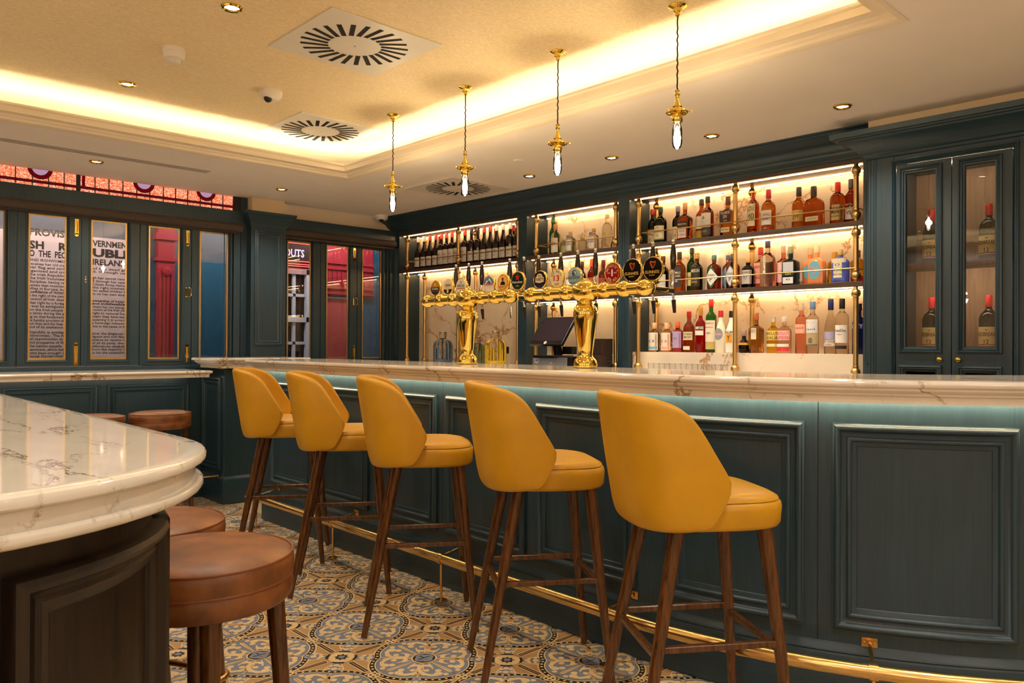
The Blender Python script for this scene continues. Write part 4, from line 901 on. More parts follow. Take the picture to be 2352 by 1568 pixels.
def tower(x, label, badges):
    t = thing('beer_tower', label, 'beer tower', (x, 2.78, 1.105))
    m = MB(); m.lathe([(.050, 0), (.056, .004), (.058, .018), (.053, .036), (.042, .048), (.036, .056), (.0345, .066), (.037, .085), (.047, .16), (.056, .225), (.0595, .250), (.060, .266), (.055, .285), (.043, .298), (.034, .303), (.035, .308), (.033, .313), (.033, .335)], (0, 0, 0), 36); m.build('column', BRASS, t, smooth=35)
    zt = .365; o = [-.36, -.24, -.12, .12, .235, .35]
    pr = [(.002, -.405), (.020, -.400), (.031, -.388)]
    def bulge(c, r=.0385): return [(.0285, c - .030), (.031, c - .028), (r * .93, c - .018), (r, c), (r * .93, c + .018), (.031, c + .028), (.0285, c + .030)]
    pr = [(.002, -.408), (.018, -.404), (.029, -.394)] + bulge(o[0]) + bulge(o[1]) + bulge(o[2]) + [(.030, -.062), (.040, -.056), (.052, -.036), (.0565, 0), (.052, .036), (.040, .056), (.030, .062)] + bulge(o[3]) + bulge(o[4]) + bulge(o[5]) + [(.029, .384), (.018, .394), (.002, .398)]
    m = MB().lathe(pr, (0, 0, zt), 32, 'x'); m.lathe([(.034, .405), (.036, .410), (.020, .418), (.012, .425)], (0, 0, 0), 20); cr = m.build('crossbar', BRASS, t, smooth=35)
    for i, ox_ in enumerate(o):
        m = MB(); m.tube([(ox_, .02, zt + .01), (ox_, .088, zt + .030), (ox_, .090, zt + .062)], .012, 12); m.sphere((ox_, .085, zt + .062), .019, 14)
        m.tube([(ox_, .03, zt), (ox_, .17, zt)], .010, 10)
        tp = m.build('tap', BRASS, t, smooth=50)
        m = MB(); m.lathe([(.010, zt + .02), (.012, zt + .075), (.008, zt + .09)], (ox_, .205, 0), 14); m.tube([(ox_, .16, zt - .005), (ox_, .205, zt - .005)], .012, 12); m.tube([(ox_, .205, zt + .03), (ox_, .212, zt - .03), (ox_, .222, zt - .105 if i > 2 else zt - .06)], .0062, 10)
        m.build('spout', CHROME, tp, smooth=50)
        if i in (1, 2, 4, 5) or x > -3:
            m = MB().tube([(ox_, .214, zt - .045), (ox_, .222, zt - .105)], .011, 12, r2=.007); m.build('spout_nozzle', BLACK, tp, smooth=50)
        m = MB(); m.lathe([(.009, zt + .095), (.012, zt + .11), (.0145, zt + .15), (.0125, zt + .185), (.0095, zt + .205), (.0105, zt + .212)], (ox_, .21, 0), 18); m.build('tap_handle', c_((34, 20, 14), .15), tp, smooth=50)
        m = MB(); m.lathe([(.009, zt + .212), (.006, zt + .216), (.0085, zt + .222), (.0075, zt + .230), (.003, zt + .234)], (ox_, .21, 0), 14); m.build('handle_tip', CHROME, tp, smooth=50)
        bd = badges[i]; r = bd.get('r', .043); cz = zt + .080 + (r - .043); yb = .052
        m = MB(); m.lathe([(r * .8, yb + .024), (r + .003, yb + .016), (r + .005, yb + .004), (r + .002, yb), (r, yb + .001)], (ox_, 0, cz), 36, 'y'); m.build('badge_rim', BRASS, tp, smooth=50)
        mats = [c_(bd['bg'], .15)]; m = MB(); m.lathe([(r, yb + .002), (r, yb), (r * .98, yb - .001)], (ox_, 0, cz), 32, 'y', 0); ly = [yb - .0014]
        def mt(col):
            mm = c_(col, .2)
            if mm not in mats: mats.append(mm)
            return mats.index(mm)
        for op in bd['art']:
            ly[0] -= .0003; y = ly[0]
            if op[0] == 'disc': disc(m, ox_ + op[1] * r, cz + op[2] * r, y, op[3] * r, op[4] * r, mt(op[5]))
            elif op[0] == 'band': # horizontal band clipped to the disc
                z0, z1 = op[1], op[2]; pts = []
                for zz in [z0 + (z1 - z0) * k / 6 for k in range(7)]: pts.append((math.sqrt(max(0, .96 - zz * zz)), zz))
                pts = pts + [(-a, b) for a, b in pts[::-1]]; m.add([(ox_ + a * r, y, cz + b * r) for a, b in pts], [tuple(range(len(pts)))], mt(op[3]))
            elif op[0] == 'star': star(m, ox_ + op[1] * r, cz + op[2] * r, y, op[3] * r, mt(op[4]))
            elif op[0] == 'poly': m.add([(ox_ + a * r, y, cz + b * r) for a, b in op[1]], [tuple(range(len(op[1])))], mt(op[2]))
            elif op[0] == 'arc': arc_text(m, op[1], ox_, cz, y, op[2] * r, math.radians(op[3]), math.radians(op[4]), op[5] * r, mt(op[6]))
            else: put_text(m, op[0], lambda a, b: (a, y, b), ox_ + op[1] * r, ox_ + op[2] * r, cz + op[3] * r, op[4] * r, mt(op[5]), bold=.015)
        m.build('badge', mats, tp)
G_ = (212, 176, 96); K_ = (20, 18, 18); WH = (232, 226, 214)
harp = ('poly', [(-.30, .58), (-.18, .70), (-.02, .66), (.14, .60), (.30, .68), (.36, .62), (.22, .50), (.10, .52), (-.04, .57), (-.16, .58), (-.02, .20), (.12, .04), (.04, .00), (-.12, .14), (-.24, .44)], (190, 92, 40))
harps = [('poly', [(-.16 + .08 * k, .56), (-.145 + .08 * k, .56), (-.045 + .06 * k, .16 + .02 * k), (-.06 + .06 * k, .16 + .02 * k)], (150, 76, 36)) for k in range(5)]
harpp = ('poly', [(.30, .62), (.36, .60), (.30, .30), (.12, .04), (.07, .08), (.24, .32)], (190, 92, 40))
guin = {'bg': (18, 14, 14), 'r': .0505, 'art': [harp, harpp] + harps + [ ('GUINNESS', -.78, .78, -.42, .26, G_), ('DRAUGHT', -.3, .3, -.62, .10, G_)]}
B1 = [{'bg': (186, 132, 48), 'art': [('band', -.98, .12, (38, 40, 34)), ('band', -.30, .02, K_), ('BULMERS', -.72, .72, -.22, .24, WH), ('band', -.46, -.38, (176, 36, 30)), ('disc', 0, .5, .22, .22, (222, 180, 90))]},
      {'bg': (226, 214, 192), 'art': [('band', -.98, -.30, (30, 20, 14)), ('Corona', -.55, .55, .14, .34, (40, 40, 60)), ('Extra', -.25, .25, -.12, .16, G_), ('disc', 0, -.55, .22, .28, G_)]},
      {'bg': (224, 220, 214), 'art': [('disc', 0, .48, .2, .2, (70, 60, 70)), ('disc', 0, .48, .14, .14, (224, 220, 214)), ('PERONI', -.72, .72, -.14, .34, (40, 50, 120)), ('band', -.36, -.28, (180, 30, 40))]},
      {'bg': (214, 214, 222), 'art': [('band', .0, .98, (104, 140, 190)), ('poly', [(-.7, .0), (-.3, .5), (-.1, .28), (.15, .75), (.6, .1), (.7, .0)], (232, 236, 244)), ('poly', [(-.5, .0), (.15, .45), (.5, .0)], (60, 92, 160)), ('Coors', -.80, .80, -.22, .46, (190, 36, 44))]},
      {'bg': (224, 156, 62), 'art': [('disc', 0, .02, .80, .80, (236, 190, 104)), ('disc', 0, .34, .14, .17, (40, 26, 20)), ('poly', [(-.28, .46), (.28, .46), (.16, .58), (-.16, .58)], (30, 24, 20)), ('poly', [(-.42, -.30), (-.3, .12), (.22, .16), (.5, -.06), (.4, -.30)], (28, 24, 26)), ('disc', .0, .16, .07, .06, (190, 40, 30)), ('MORETTI', -.55, .55, -.62, .20, (160, 40, 30))]},
      {'bg': (26, 50, 38), 'r': .046, 'art': [('star', 0, .40, .42, (206, 34, 34)), ('band', -.34, -.02, (20, 20, 20)), ('Heineken', -.84, .84, -.27, .27, WH), ('LAGER', -.3, .3, -.66, .16, G_)]}]
B2 = [{'bg': (34, 26, 26), 'art': [('poly', [(-.7, -.3), (-.74, .22), (-.5, .36), (-.4, .60), (0, .74), (.4, .60), (.5, .36), (.74, .22), (.7, -.3), (0, -.42)], (222, 208, 176)), ('BIRRA', -.28, .28, .38, .16, K_), ('PORETTI', -.64, .64, -.14, .34, (40, 30, 60)), ('band', -.90, -.58, (36, 40, 96))]},
      {'bg': (226, 214, 184), 'art': [('arc', 'HOP HOUSE', .68, 165, 15, .24, K_), ('13', -.46, .46, -.32, .66, (196, 30, 34)), ('arc', 'LAGER', .86, 235, 305, .24, K_)]},
      {'bg': (150, 178, 196), 'art': [('disc', 0, .42, .34, .34, (60, 84, 110)), ('disc', .08, .42, .22, .22, (190, 206, 216)), ('disc', -.02, .38, .12, .12, (60, 84, 110)), ('ROCKSHORE', -.86, .86, -.26, .32, (24, 40, 70)), ('band', -.8, -.6, (90, 130, 160))]},
      {'bg': (150, 24, 30), 'r': .046, 'art': [('disc', 0, 0, .90, .90, G_), ('disc', 0, 0, .86, .86, (150, 24, 30)), ('arc', "SMITHWICK'S", .60, 172, 8, .22, WH), ('arc', 'RED ALE', .82, 222, 318, .22, WH), ('poly', [(-.08, -.34), (-.10, .2), (-.05, .4), (.05, .4), (.10, .2), (.08, -.34)], WH), ('1710', -.62, -.24, -.06, .12, WH), ('KILK', .24, .62, -.06, .12, WH)]}, guin, guin]
tower(-3.322, 'polished brass beer tower with six taps, left one on the bar', B1)
tower(-2.447, 'polished brass beer tower with six taps, right one nearer the viewer', B2)

# ------------------------------------------------------------------ bottles
def patch(m, rx, ry, n, z0, z1, half, mi, txt=None, off=.0012, shp=None, seg=18):
    """curved label on the room side of the body; txt: list of (string, x0, x1, zfrac, hfrac, material index)"""
    def P(x, z, e=0):
        if n > 2.6: return (x, -(ry + off + e), z)
        a = max(-1.5, min(1.5, x / rx)); return ((rx + off + e) * math.sin(a), -(ry + off + e) * math.cos(a), z)
    w = half * rx * (1.0 if n > 2.6 else 1.35); vs = []
    for k in range(seg + 1):
        x = -w + 2 * w * k / seg; f = 1 if not shp else (max(.02, 1 - abs(x) / w) if shp == 'diamond' else max(.02, math.sqrt(max(0, 1 - (x / w) ** 2)))); zm, hh = (z0 + z1) / 2, (z1 - z0) / 2 * f
        vs += [P(x, zm - hh), P(x, zm + hh)]
    m.add(vs, [(2 * k, 2 * k + 2, 2 * k + 3, 2 * k + 1) for k in range(seg)], mi)
    for (sx, a, b, zf, hf, tm) in (txt or []):
        put_text(m, sx, lambda x, z: P(x, z, .0005), a * w, b * w, z0 + zf * (z1 - z0), hf * (z1 - z0), tm, bold=.012)
AMB = (196, 92, 18); AMBD = (150, 54, 10); AMBL = (224, 148, 40)
def bottle(label, u, v, z, H, Wd, body, cap, shape='whisky', labels=(), group='spirit bottles on the back bar', opaque=False, capf=None, cat='bottle', rot=0.0, nm='bottle', fill=None, world=None):
    """body/cap colours in display rgb; labels: (z0, z1, half, rgb, [texts])"""
    lc = world or bb(u, v, z)
    t = thing(nm, label, cat, lc, AB + rot, group)
    r = Wd / 2
    SHP = {  # list of (height fraction, radius fraction), depth ratio, exponent, neck radius (m), cap start fraction
        'whisky': ([(0, .92), (.01, 1), (.56, 1), (.62, .96), (.68, .78), (.72, .52), (.76, None)], 1.0, 2, .0145, .86),
        'slim': ([(0, .93), (.01, 1), (.60, 1), (.66, .9), (.71, .62), (.75, None)], 1.0, 2, .014, .87),
        'square': ([(0, .95), (.01, 1), (.58, 1), (.62, .93), (.66, .62), (.70, None)], .8, 5, .0145, .83),
        'squat': ([(0, .92), (.015, 1), (.60, 1), (.67, .92), (.73, .66), (.77, None)], .9, 2.2, .0145, .80),
        'flask': ([(0, .94), (.01, 1), (.52, 1), (.60, .94), (.67, .74), (.72, .40), (.74, None)], .42, 2.8, .016, .76),
        'bordeaux': ([(0, .93), (.01, 1), (.60, 1), (.65, .93), (.69, .60), (.71, None)], 1.0, 2, .0145, .84),
        'burgundy': ([(0, .93), (.01, 1), (.46, 1), (.56, .86), (.64, .62), (.70, .46), (.76, None)], 1.0, 2, .0145, .84),
        'tall': ([(0, .93), (.01, 1), (.66, 1), (.70, .93), (.74, .64), (.77, None)], 1.0, 2, .0145, .86),
        'cone': ([(0, .93), (.01, 1), (.40, 1), (.55, .84), (.68, .56), (.76, None)], 1.0, 2, .0145, .85),
        'decanter': ([(0, .95), (.012, 1), (.58, 1), (.66, .94), (.73, .76), (.78, .48), (.81, None)], 1.0, 2, .030, 1.01),
        'orb': ([(0, .7), (.05, .92), (.25, 1.0), (.42, .9), (.52, .62), (.58, None)], 1.0, 2, .014, .74)}
    pf, dep, ex, nk, cf = SHP[shape]; cf = capf or cf
    rings = []
    for h, f in pf:
        if f is None: rings.append((h * H, nk, nk, 2))
        else:
            e = ex if h < .60 else 2 + (ex - 2) * max(0, (.72 - h) / .12); rings.append((h * H, max(nk, r * f), max(nk, r * f * (dep + (1 - dep) * (max(0, h - .6) / .15 if h > .6 else 0))), max(2, e)))
    top = min(1.0, cf)
    rings.append((top * H, nk * .96, nk * .96, 2))
    mt = c_(body, .12) if opaque else glass('liquid_%d_%d_%d' % body, body, .02, 1.33)
    m = MB().loft(rings, 24); b = m.build('glass_body', mt, t, smooth=45)
    if cap:
        m = MB(); m.lathe([(nk + .0015, H * cf - .002), (nk + .0022, H * cf), (nk + .0022, H * .985), (nk + .0005, H)], (0, 0, 0), 18); m.build('cap', c_(cap, .35), t, smooth=40)
    if fill:
        z0, z1, f, rgb = fill; m = MB().loft([(z0 * H, r * f, r * f * dep, ex), (z1 * H, r * f, r * f * dep, ex)], 24); m.build('painted_band', c_(rgb, .3), t, smooth=45)
    if labels:
        mats = []; m = MB()
        def mi(c):
            mm = c_(c, .55)
            if mm not in mats: mats.append(mm)
            return mats.index(mm)
        for li, L_ in enumerate(labels):
            z0, z1, half, rgb, tx = L_[:5]
            if half > 0:
                patch(m, r, r * dep, ex, z0 * H, z1 * H, half, mi(rgb), [(a, b_, c, d, e, mi(f)) for a, b_, c, d, e, f in tx], off=.0010 + .0009 * li, shp=L_[5] if len(L_) > 5 else None)
        m.build('paper_label', mats, t)
    return t
INK = (44, 36, 34); CRM = (226, 212, 170); WHT = (232, 228, 218); RED = (176, 28, 34)
TS = 'on the top shelf of the right bay'
T1, T2, T3 = 'spirits on the top shelf of the right bay', 'spirits on the middle shelf of the right bay', 'spirits on the marble ledge of the right bay'
def Q(row, *a, **k): bottle(*a, group=row, **k)
Q(T1, 'dark green whiskey bottle with red capsule, back left of the right bay top shelf', .574, .17, SH1, .269, .072, (22, 40, 20), RED, 'whisky', [(.05, .42, .8, CRM, [('12', -.2, .2, .2, .2, INK)]), (.42, .45, .8, (150, 50, 40), [])])
Q(T1, 'dark green whiskey bottle with green capsule and cream label, front left of top shelf', .690, .10, SH1, .263, .090, (22, 40, 20), (30, 62, 36), 'whisky', [(.12, .48, .85, CRM, [('THE', -.2, .2, .80, .10, INK), ('GREEN', -.5, .5, .5, .16, INK), ('12', -.2, .2, .18, .18, INK)]), (.09, .12, .85, (60, 120, 104), [])])
Q(T1, 'dark bottle with lilac capsule half hidden behind an amber bottle on the top shelf', .789, .17, SH1, .266, .081, (26, 38, 22), (150, 130, 168), 'whisky', [(.10, .44, .8, CRM, [('15', -.2, .2, .2, .2, INK)])])
Q(T1, 'square-shouldered amber bottle with cork, black and white labels, on the top shelf', .893, .10, SH1, .267, .094, AMB, (206, 158, 110), 'square', [(.36, .50, .85, (28, 24, 24), [('MIDLETON', -.8, .8, .35, .36, CRM)]), (.08, .34, .7, (224, 206, 200), [('SINGLE CASK', -.6, .6, .6, .1, INK), ('irish whiskey', -.5, .5, .3, .1, INK)])])
Q(T1, 'amber bottle with brown cap and yellow-spotted label at the back of the top shelf', .981, .17, SH1, .290, .080, AMB, (56, 34, 26), 'whisky', [(.28, .58, .75, WHT, [('o', -.2, .1, .5, .3, (222, 170, 40))]), (.06, .24, .75, (196, 160, 30), [])])
Q(T1, 'amber bottle with dark cap and white label bearing a dark spot on the top shelf', 1.072, .10, SH1, .288, .083, AMB, (44, 26, 24), 'whisky', [(.26, .60, .75, WHT, [('o', -.5, .0, .58, .28, (40, 56, 62))]), (.08, .23, .75, (52, 74, 78), [('SPOT', -.4, .4, .4, .3, G_)])])
Q(T1, 'gold-amber bottle with purple-brown label just left of the middle brass post', 1.225, .10, SH1, .268, .092, (206, 128, 30), (96, 48, 40), 'square', [(.34, .64, .9, (64, 30, 48), [('TULLAMORE', -.85, .85, .70, .22, CRM), ('DEW', -.35, .35, .36, .26, CRM), ('12 YEARS', -.3, .3, .10, .12, CRM)]), (.10, .22, .7, CRM, [('IRISH WHISKEY', -.8, .8, .4, .3, INK)])], capf=.80)
Q(T1, 'tall slim amber bottle with slanted cream label, right of the middle brass post', 1.407, .10, SH1, .302, .076, (198, 84, 24), None, 'slim', [(.16, .64, .55, CRM, [('LOT', -.9, .9, .66, .22, INK), ('40', -.8, .8, .30, .28, INK)])])
Q(T1, 'golden whisky bottle with red cap and white crest label on the top shelf', 1.513, .10, SH1, .274, .089, (212, 128, 24), RED, 'whisky', [(.16, .50, .62, WHT, [('CHIVAS', -.8, .8, .60, .18, RED), ('REGAL', -.6, .6, .34, .16, INK)]), (.06, .11, .6, (150, 30, 30), [('12', -.2, .2, .2, .6, WHT)])], capf=.80)
Q(T1, 'amber bottle with black cap behind the wide flask on the top shelf', 1.686, .16, SH1, .273, .086, (204, 112, 22), (40, 34, 32), 'whisky', [(.20, .46, .72, (206, 168, 96), [('JW', -.5, .5, .3, .36, (90, 80, 60))])], capf=.80)
Q(T1, 'wide flat amber bourbon flask with dark stopper and small cream label', 1.808, .10, SH1, .252, .132, (190, 90, 14), (48, 40, 34), 'flask', [(.15, .26, .6, CRM, [('RESERVE', -.8, .8, .3, .4, (150, 130, 90))])])
Q(T1, 'bourbon bottle dipped in dripping red wax, right end of the top shelf', 1.955, .10, SH1, .256, .088, (170, 76, 14), (206, 34, 30), 'squat', [(.10, .46, .86, (206, 180, 112), [("Maker's", -.9, .9, .68, .24, INK), ('Mark', -.5, .5, .42, .24, INK), ('WHISKY', -.6, .6, .20, .10, INK)])], capf=.70)
Q(T1, 'red-amber cognac bottle with grey stopper beside the right-hand brass post on top shelf', 2.022, .13, SH1, .269, .072, (164, 40, 14), (74, 70, 82), 'slim', [(.10, .34, .8, (226, 220, 222), [('VS', -.35, .35, .45, .32, INK)]), (.40, .46, .8, (30, 26, 40), [('MARTELL', -.8, .8, .1, .7, CRM)])], capf=.80)
Q(T2, 'dark bottle with maroon cap behind the last tap handle on the middle shelf', .700, .12, SH2, .265, .080, (30, 16, 12), (98, 34, 34), 'whisky', [(.15, .50, .75, (206, 200, 196), [('12', -.2, .2, .4, .2, INK)])])
Q(T2, 'amber bottle with black arched label, left end of the middle shelf', .849, .10, SH2, .281, .086, (190, 88, 16), (54, 30, 22), 'whisky', [(.12, .62, .62, (50, 44, 44), [('BUSHMILLS', -.85, .85, .66, .10, CRM), ('BLACK BUSH', -.8, .8, .50, .10, CRM), ('1608', -.3, .3, .24, .12, CRM)])], capf=.82)
Q(T2, 'green glass bottle with cream label, behind the black-labelled bottle on the middle shelf', .906, .17, SH2, .312, .074, (44, 96, 34), (40, 52, 44), 'slim', [(.14, .44, .7, (216, 206, 130), [('IRISH', -.6, .6, .5, .2, INK)])])
Q(T2, 'dark amber bottle with arched black label and clear pourer on the middle shelf', .990, .10, SH2, .262, .080, (120, 60, 12), (190, 150, 80), 'whisky', [(.12, .62, .8, (34, 34, 28), [('JAMESON', -.85, .85, .74, .16, CRM), ('BLACK', -.6, .6, .34, .10, G_), ('BARREL', -.6, .6, .18, .10, G_)])])
Q(T2, 'red-amber bottle with green-bordered diamond label on the middle shelf', 1.123, .10, SH2, .237, .094, (150, 46, 12), (86, 120, 92), 'squat', [(.05, .68, .98, (36, 100, 66), [], 'diamond'), (.12, .61, .80, WHT, [('POWERS', -.48, .48, .55, .12, (40, 60, 50)), ('P', -.16, .16, .24, .24, (36, 100, 66))], 'diamond')], capf=.86)
Q(T2, 'amber bottle with blue label half hidden behind another on the middle shelf', 1.183, .18, SH2, .239, .080, (190, 84, 20), (110, 120, 140), 'squat', [(.05, .66, .95, (120, 160, 186), [('P', -.16, .16, .3, .3, WHT)], 'diamond')], capf=.86)
Q(T2, 'red-amber bottle with white diamond label just left of the middle brass post', 1.264, .10, SH2, .235, .087, (146, 44, 12), (84, 74, 80), 'squat', [(.05, .68, .98, (90, 100, 112), [], 'diamond'), (.09, .64, .86, (220, 218, 216), [('POWERS', -.48, .48, .55, .12, INK), ('P', -.16, .16, .24, .24, (60, 80, 96))], 'diamond')], capf=.86)
Q(T2, 'small black apothecary bottle with cork and white label, right of the middle brass post', 1.372, .10, SH2, .198, .082, (28, 14, 10), (206, 160, 96), 'squat', [(.14, .60, .72, (206, 196, 190), [('MONKEY', -.8, .8, .76, .13, INK), ('47', -.4, .4, .34, .3, (120, 110, 140))])], capf=.86)
Q(T2, 'pink gin bottle with red cap behind the tall clear bottle on the middle shelf', 1.424, .17, SH2, .270, .086, (244, 150, 120), (214, 60, 58), 'square', [(.12, .62, .7, (250, 170, 150), [('BEEFEATER', -.85, .85, .74, .12, RED), ('PINK', -.5, .5, .2, .14, RED)])])
Q(T2, 'tall clear gin bottle with navy capsule and vertical lettering on the middle shelf', 1.509, .10, SH2, .296, .096, (252, 240, 222), (56, 50, 96), 'whisky', [(.30, .66, .12, (250, 232, 206), [('D', -.9, .9, .86, .10, INK), ('I', -.3, .3, .72, .10, INK), ('N', -.9, .9, .58, .10, INK), ('G', -.9, .9, .44, .10, INK), ('L', -.9, .9, .30, .10, INK), ('E', -.9, .9, .16, .10, INK)])])
Q(T2, 'pink gin bottle behind the dark blue square one on the middle shelf', 1.581, .17, SH2, .265, .081, (240, 140, 104), (240, 200, 170), 'square', [(.12, .60, .7, (244, 196, 190), [('GIN', -.4, .4, .4, .2, RED)])])
Q(T2, 'dark blue square gin bottle with silver label and floral capsule on the middle shelf', 1.663, .10, SH2, .248, .096, (20, 66, 92), (150, 150, 120), 'square', [(.36, .60, .7, (196, 200, 206), []), (.26, .34, .75, (30, 50, 60), [('GIN', -.5, .5, .2, .6, (210, 200, 120))]), (.06, .22, .7, (222, 222, 222), [('43', -.4, .4, .5, .3, INK)])])
Q(T2, 'orange frosted gin bottle with blue round label, the back one of the two', 1.752, .18, SH2, .239, .083, (246, 150, 90), (240, 214, 170), 'square', [(.18, .56, .78, (110, 180, 200), [], 'round')], opaque=True)
Q(T2, 'orange frosted gin bottle with big blue round label, the front one of the two', 1.830, .10, SH2, .238, .095, (244, 148, 92), (236, 216, 176), 'square', [(.14, .60, .80, (96, 178, 204), [('MALFY', -.7, .7, .52, .2, (240, 130, 60)), ('GIN', -.3, .3, .24, .16, (240, 130, 60))], 'round')], opaque=True)
Q(T2, 'yellow-green bottle with cork half hidden left of the blue gin bottle', 1.903, .18, SH2, .201, .078, (226, 190, 70), (214, 160, 70), 'squat', [])
Q(T2, 'periwinkle blue ribbed gin bottle with cork and cream label, right end of the middle shelf', 1.972, .10, SH2, .204, .102, (84, 98, 184), (206, 170, 110), 'squat', [(.16, .72, .72, (226, 214, 178), [('GUNPOWDER', -.9, .9, .34, .16, INK), ('IRISH GIN', -.6, .6, .12, .10, INK), ('o', -.3, .3, .62, .2, (90, 110, 180))])], capf=.84, opaque=True)
Q(T2, 'yellow and red bottle at the far right behind the brass post on the middle shelf', 2.045, .17, SH2, .199, .076, (240, 170, 40), (170, 100, 60), 'squat', [(.02, .22, 1.0, (206, 30, 30), [])])
# ledge
Q(T3, 'clear gin bottle with cork and cream label with blue stripe, far left on the ledge', .640, .10, LEDGE, .210, .084, (236, 200, 160), (228, 186, 132), 'squat', [(.06, .66, .9, (236, 228, 212), [('o', -.45, .45, .42, .30, (120, 130, 150))]), (.10, .18, .75, (110, 170, 206), [])], capf=.80)
Q(T3, 'peach gin bottle with cream label, second from the left on the ledge', .746, .10, LEDGE, .207, .081, (250, 190, 130), (240, 184, 140), 'squat', [(.06, .66, .9, (240, 226, 206), [('o', -.45, .45, .42, .30, (220, 130, 110))]), (.10, .18, .75, (244, 180, 150), [])], capf=.80)
Q(T3, 'coral red gin bottle with lilac label, third from the left on the ledge', .838, .10, LEDGE, .214, .076, (232, 66, 54), (214, 96, 60), 'squat', [(.14, .68, .86, (182, 160, 204), [('o', -.3, .3, .5, .2, (120, 110, 150))])], capf=.80)
Q(T3, 'amber liqueur bottle with red cap and cream block label on the ledge', .929, .10, LEDGE, .282, .080, (176, 76, 14), RED, 'whisky', [(.30, .50, .85, CRM, [('SOUTHERN', -.9, .9, .60, .26, INK), ('COMFORT', -.85, .85, .20, .26, INK)]), (.06, .15, .5, (230, 220, 200), [])])
Q(T3, 'bright red aperitif bottle with gold cap and white label on the ledge', 1.020, .10, LEDGE, .310, .070, (196, 14, 22), (196, 156, 84), 'slim', [(.50, .58, .9, (60, 20, 24), [('CAMPARI', -.9, .9, .1, .8, WHT)]), (.38, .48, .8, (236, 232, 226), [])], capf=.82)
Q(T3, 'tall green-necked bottle with red capsule and long cream label on the ledge', 1.101, .10, LEDGE, .361, .071, (40, 140, 40), (206, 40, 44), 'tall', [(.06, .20, 1.0, (200, 180, 110), []), (.20, .60, .95, (232, 220, 196), [('LUXARDO', -.8, .8, .82, .09, RED), ('maraschino', -.7, .7, .66, .06, INK), ('1821', -.3, .3, .36, .10, INK)])], capf=.86)
Q(T3, 'white schnapps bottle with red cap and grey oval label on the ledge', 1.175, .10, LEDGE, .281, .077, (240, 232, 210), (206, 44, 44), 'cone', [(.30, .58, .62, (150, 150, 160), [('ARCHERS', -.85, .85, .40, .18, (240, 200, 190))], 'round')], opaque=True)
Q(T3, 'white rum liqueur bottle with black cap and palm sunset label by the middle post', 1.254, .10, LEDGE, .277, .080, (244, 240, 230), (36, 22, 20), 'cone', [(.46, .52, .8, (244, 240, 230), [('MALIBU', -.95, .95, .1, .9, INK)]), (.24, .44, .42, (244, 170, 40), [('Y', -.5, .5, .2, .7, (40, 60, 30))])], opaque=True)
Q(T3, 'small round dark liqueur bottle with gold band, right of the middle post on the ledge', 1.345, .10, LEDGE, .152, .074, (40, 14, 16), (170, 140, 130), 'orb', [(.34, .44, 1.0, (216, 166, 60), [])])
Q(T3, 'copper-topped golden vodka bottle with narrow cream label on the ledge', 1.431, .10, LEDGE, .259, .086, (196, 142, 56), (176, 96, 56), 'square', [(.34, .62, .42, (226, 218, 192), [('ABSOLUT', -.9, .9, .80, .12, INK), ('ELYX', -.8, .8, .60, .16, INK)])])
Q(T3, 'yellow vanilla vodka bottle with silver cap and black lettering on the ledge', 1.533, .13, LEDGE, .231, .080, (246, 200, 60), (196, 196, 196), 'slim', [(.36, .62, .9, (248, 214, 96), [('ABSOLUT', -.95, .95, .55, .34, INK), ('VANILIA', -.9, .9, .08, .34, INK)]), (.18, .26, .9, (238, 224, 170), [])])
Q(T3, 'clear and raspberry-red vodka bottle with silver cap and pink lettering on the ledge', 1.622, .10, LEDGE, .230, .085, (246, 210, 190), (206, 200, 196), 'slim', [(.36, .62, .9, (246, 200, 180), [('ABSOLUT', -.95, .95, .55, .34, (214, 60, 120)), ('RASPBERRI', -.95, .95, .08, .34, (214, 60, 120))]), (.18, .26, .8, (244, 236, 226), []), (.06, .17, .9, (214, 60, 60), [])])
Q(T3, 'tall pale pink vodka bottle with clear cap on the ledge', 1.724, .12, LEDGE, .312, .073, (250, 168, 140), (226, 206, 190), 'tall', [(.40, .58, .8, (250, 176, 150), [('isel', -.6, .6, .5, .22, (200, 60, 50))])])
Q(T3, 'tall clear vodka bottle with light blue cap and grey lower band on the ledge', 1.804, .10, LEDGE, .317, .072, (236, 226, 210), (110, 150, 216), 'tall', [(.18, .40, .9, (190, 170, 130), [('@', -.3, .3, .2, .36, INK)]), (.40, .66, .9, (226, 226, 222), [('isel', -.6, .6, .2, .16, (90, 110, 150)), ('~', -.5, .5, .7, .2, (90, 130, 206))]), (.16, .18, .9, (70, 120, 90), [])])
Q(T3, 'frosted vodka bottle with navy capsule and blue mountain print on the ledge', 1.898, .14, LEDGE, .334, .075, (238, 226, 206), (40, 50, 120), 'cone', [(.26, .40, .9, (176, 170, 206), []), (.14, .25, .9, (238, 226, 206), [('GREY GOOSE', -.95, .95, .55, .36, (40, 50, 110)), ('VODKA', -.4, .4, .1, .3, (40, 50, 110))])], capf=.80)
Q(T3, 'clear vodka bottle with black cap and large white label on the ledge', 1.983, .10, LEDGE, .330, .075, (244, 232, 214), (26, 20, 18), 'tall', [(.20, .52, .86, (236, 230, 222), [('Ketel', -.8, .1, .62, .16, INK), ('One', .14, .8, .62, .16, INK), ('VODKA', -.4, .3, .44, .07, INK)]), (.09, .15, .8, (40, 34, 30), [])], capf=.82)
Q(T3, 'cobalt blue vodka bottle behind the right-hand brass post on the ledge', 2.066, .14, LEDGE, .299, .076, (16, 30, 120), (24, 30, 90), 'slim', [(.50, .60, .85, (24, 36, 120), [('SKYY', -.8, .8, .1, .8, (236, 214, 196))])])
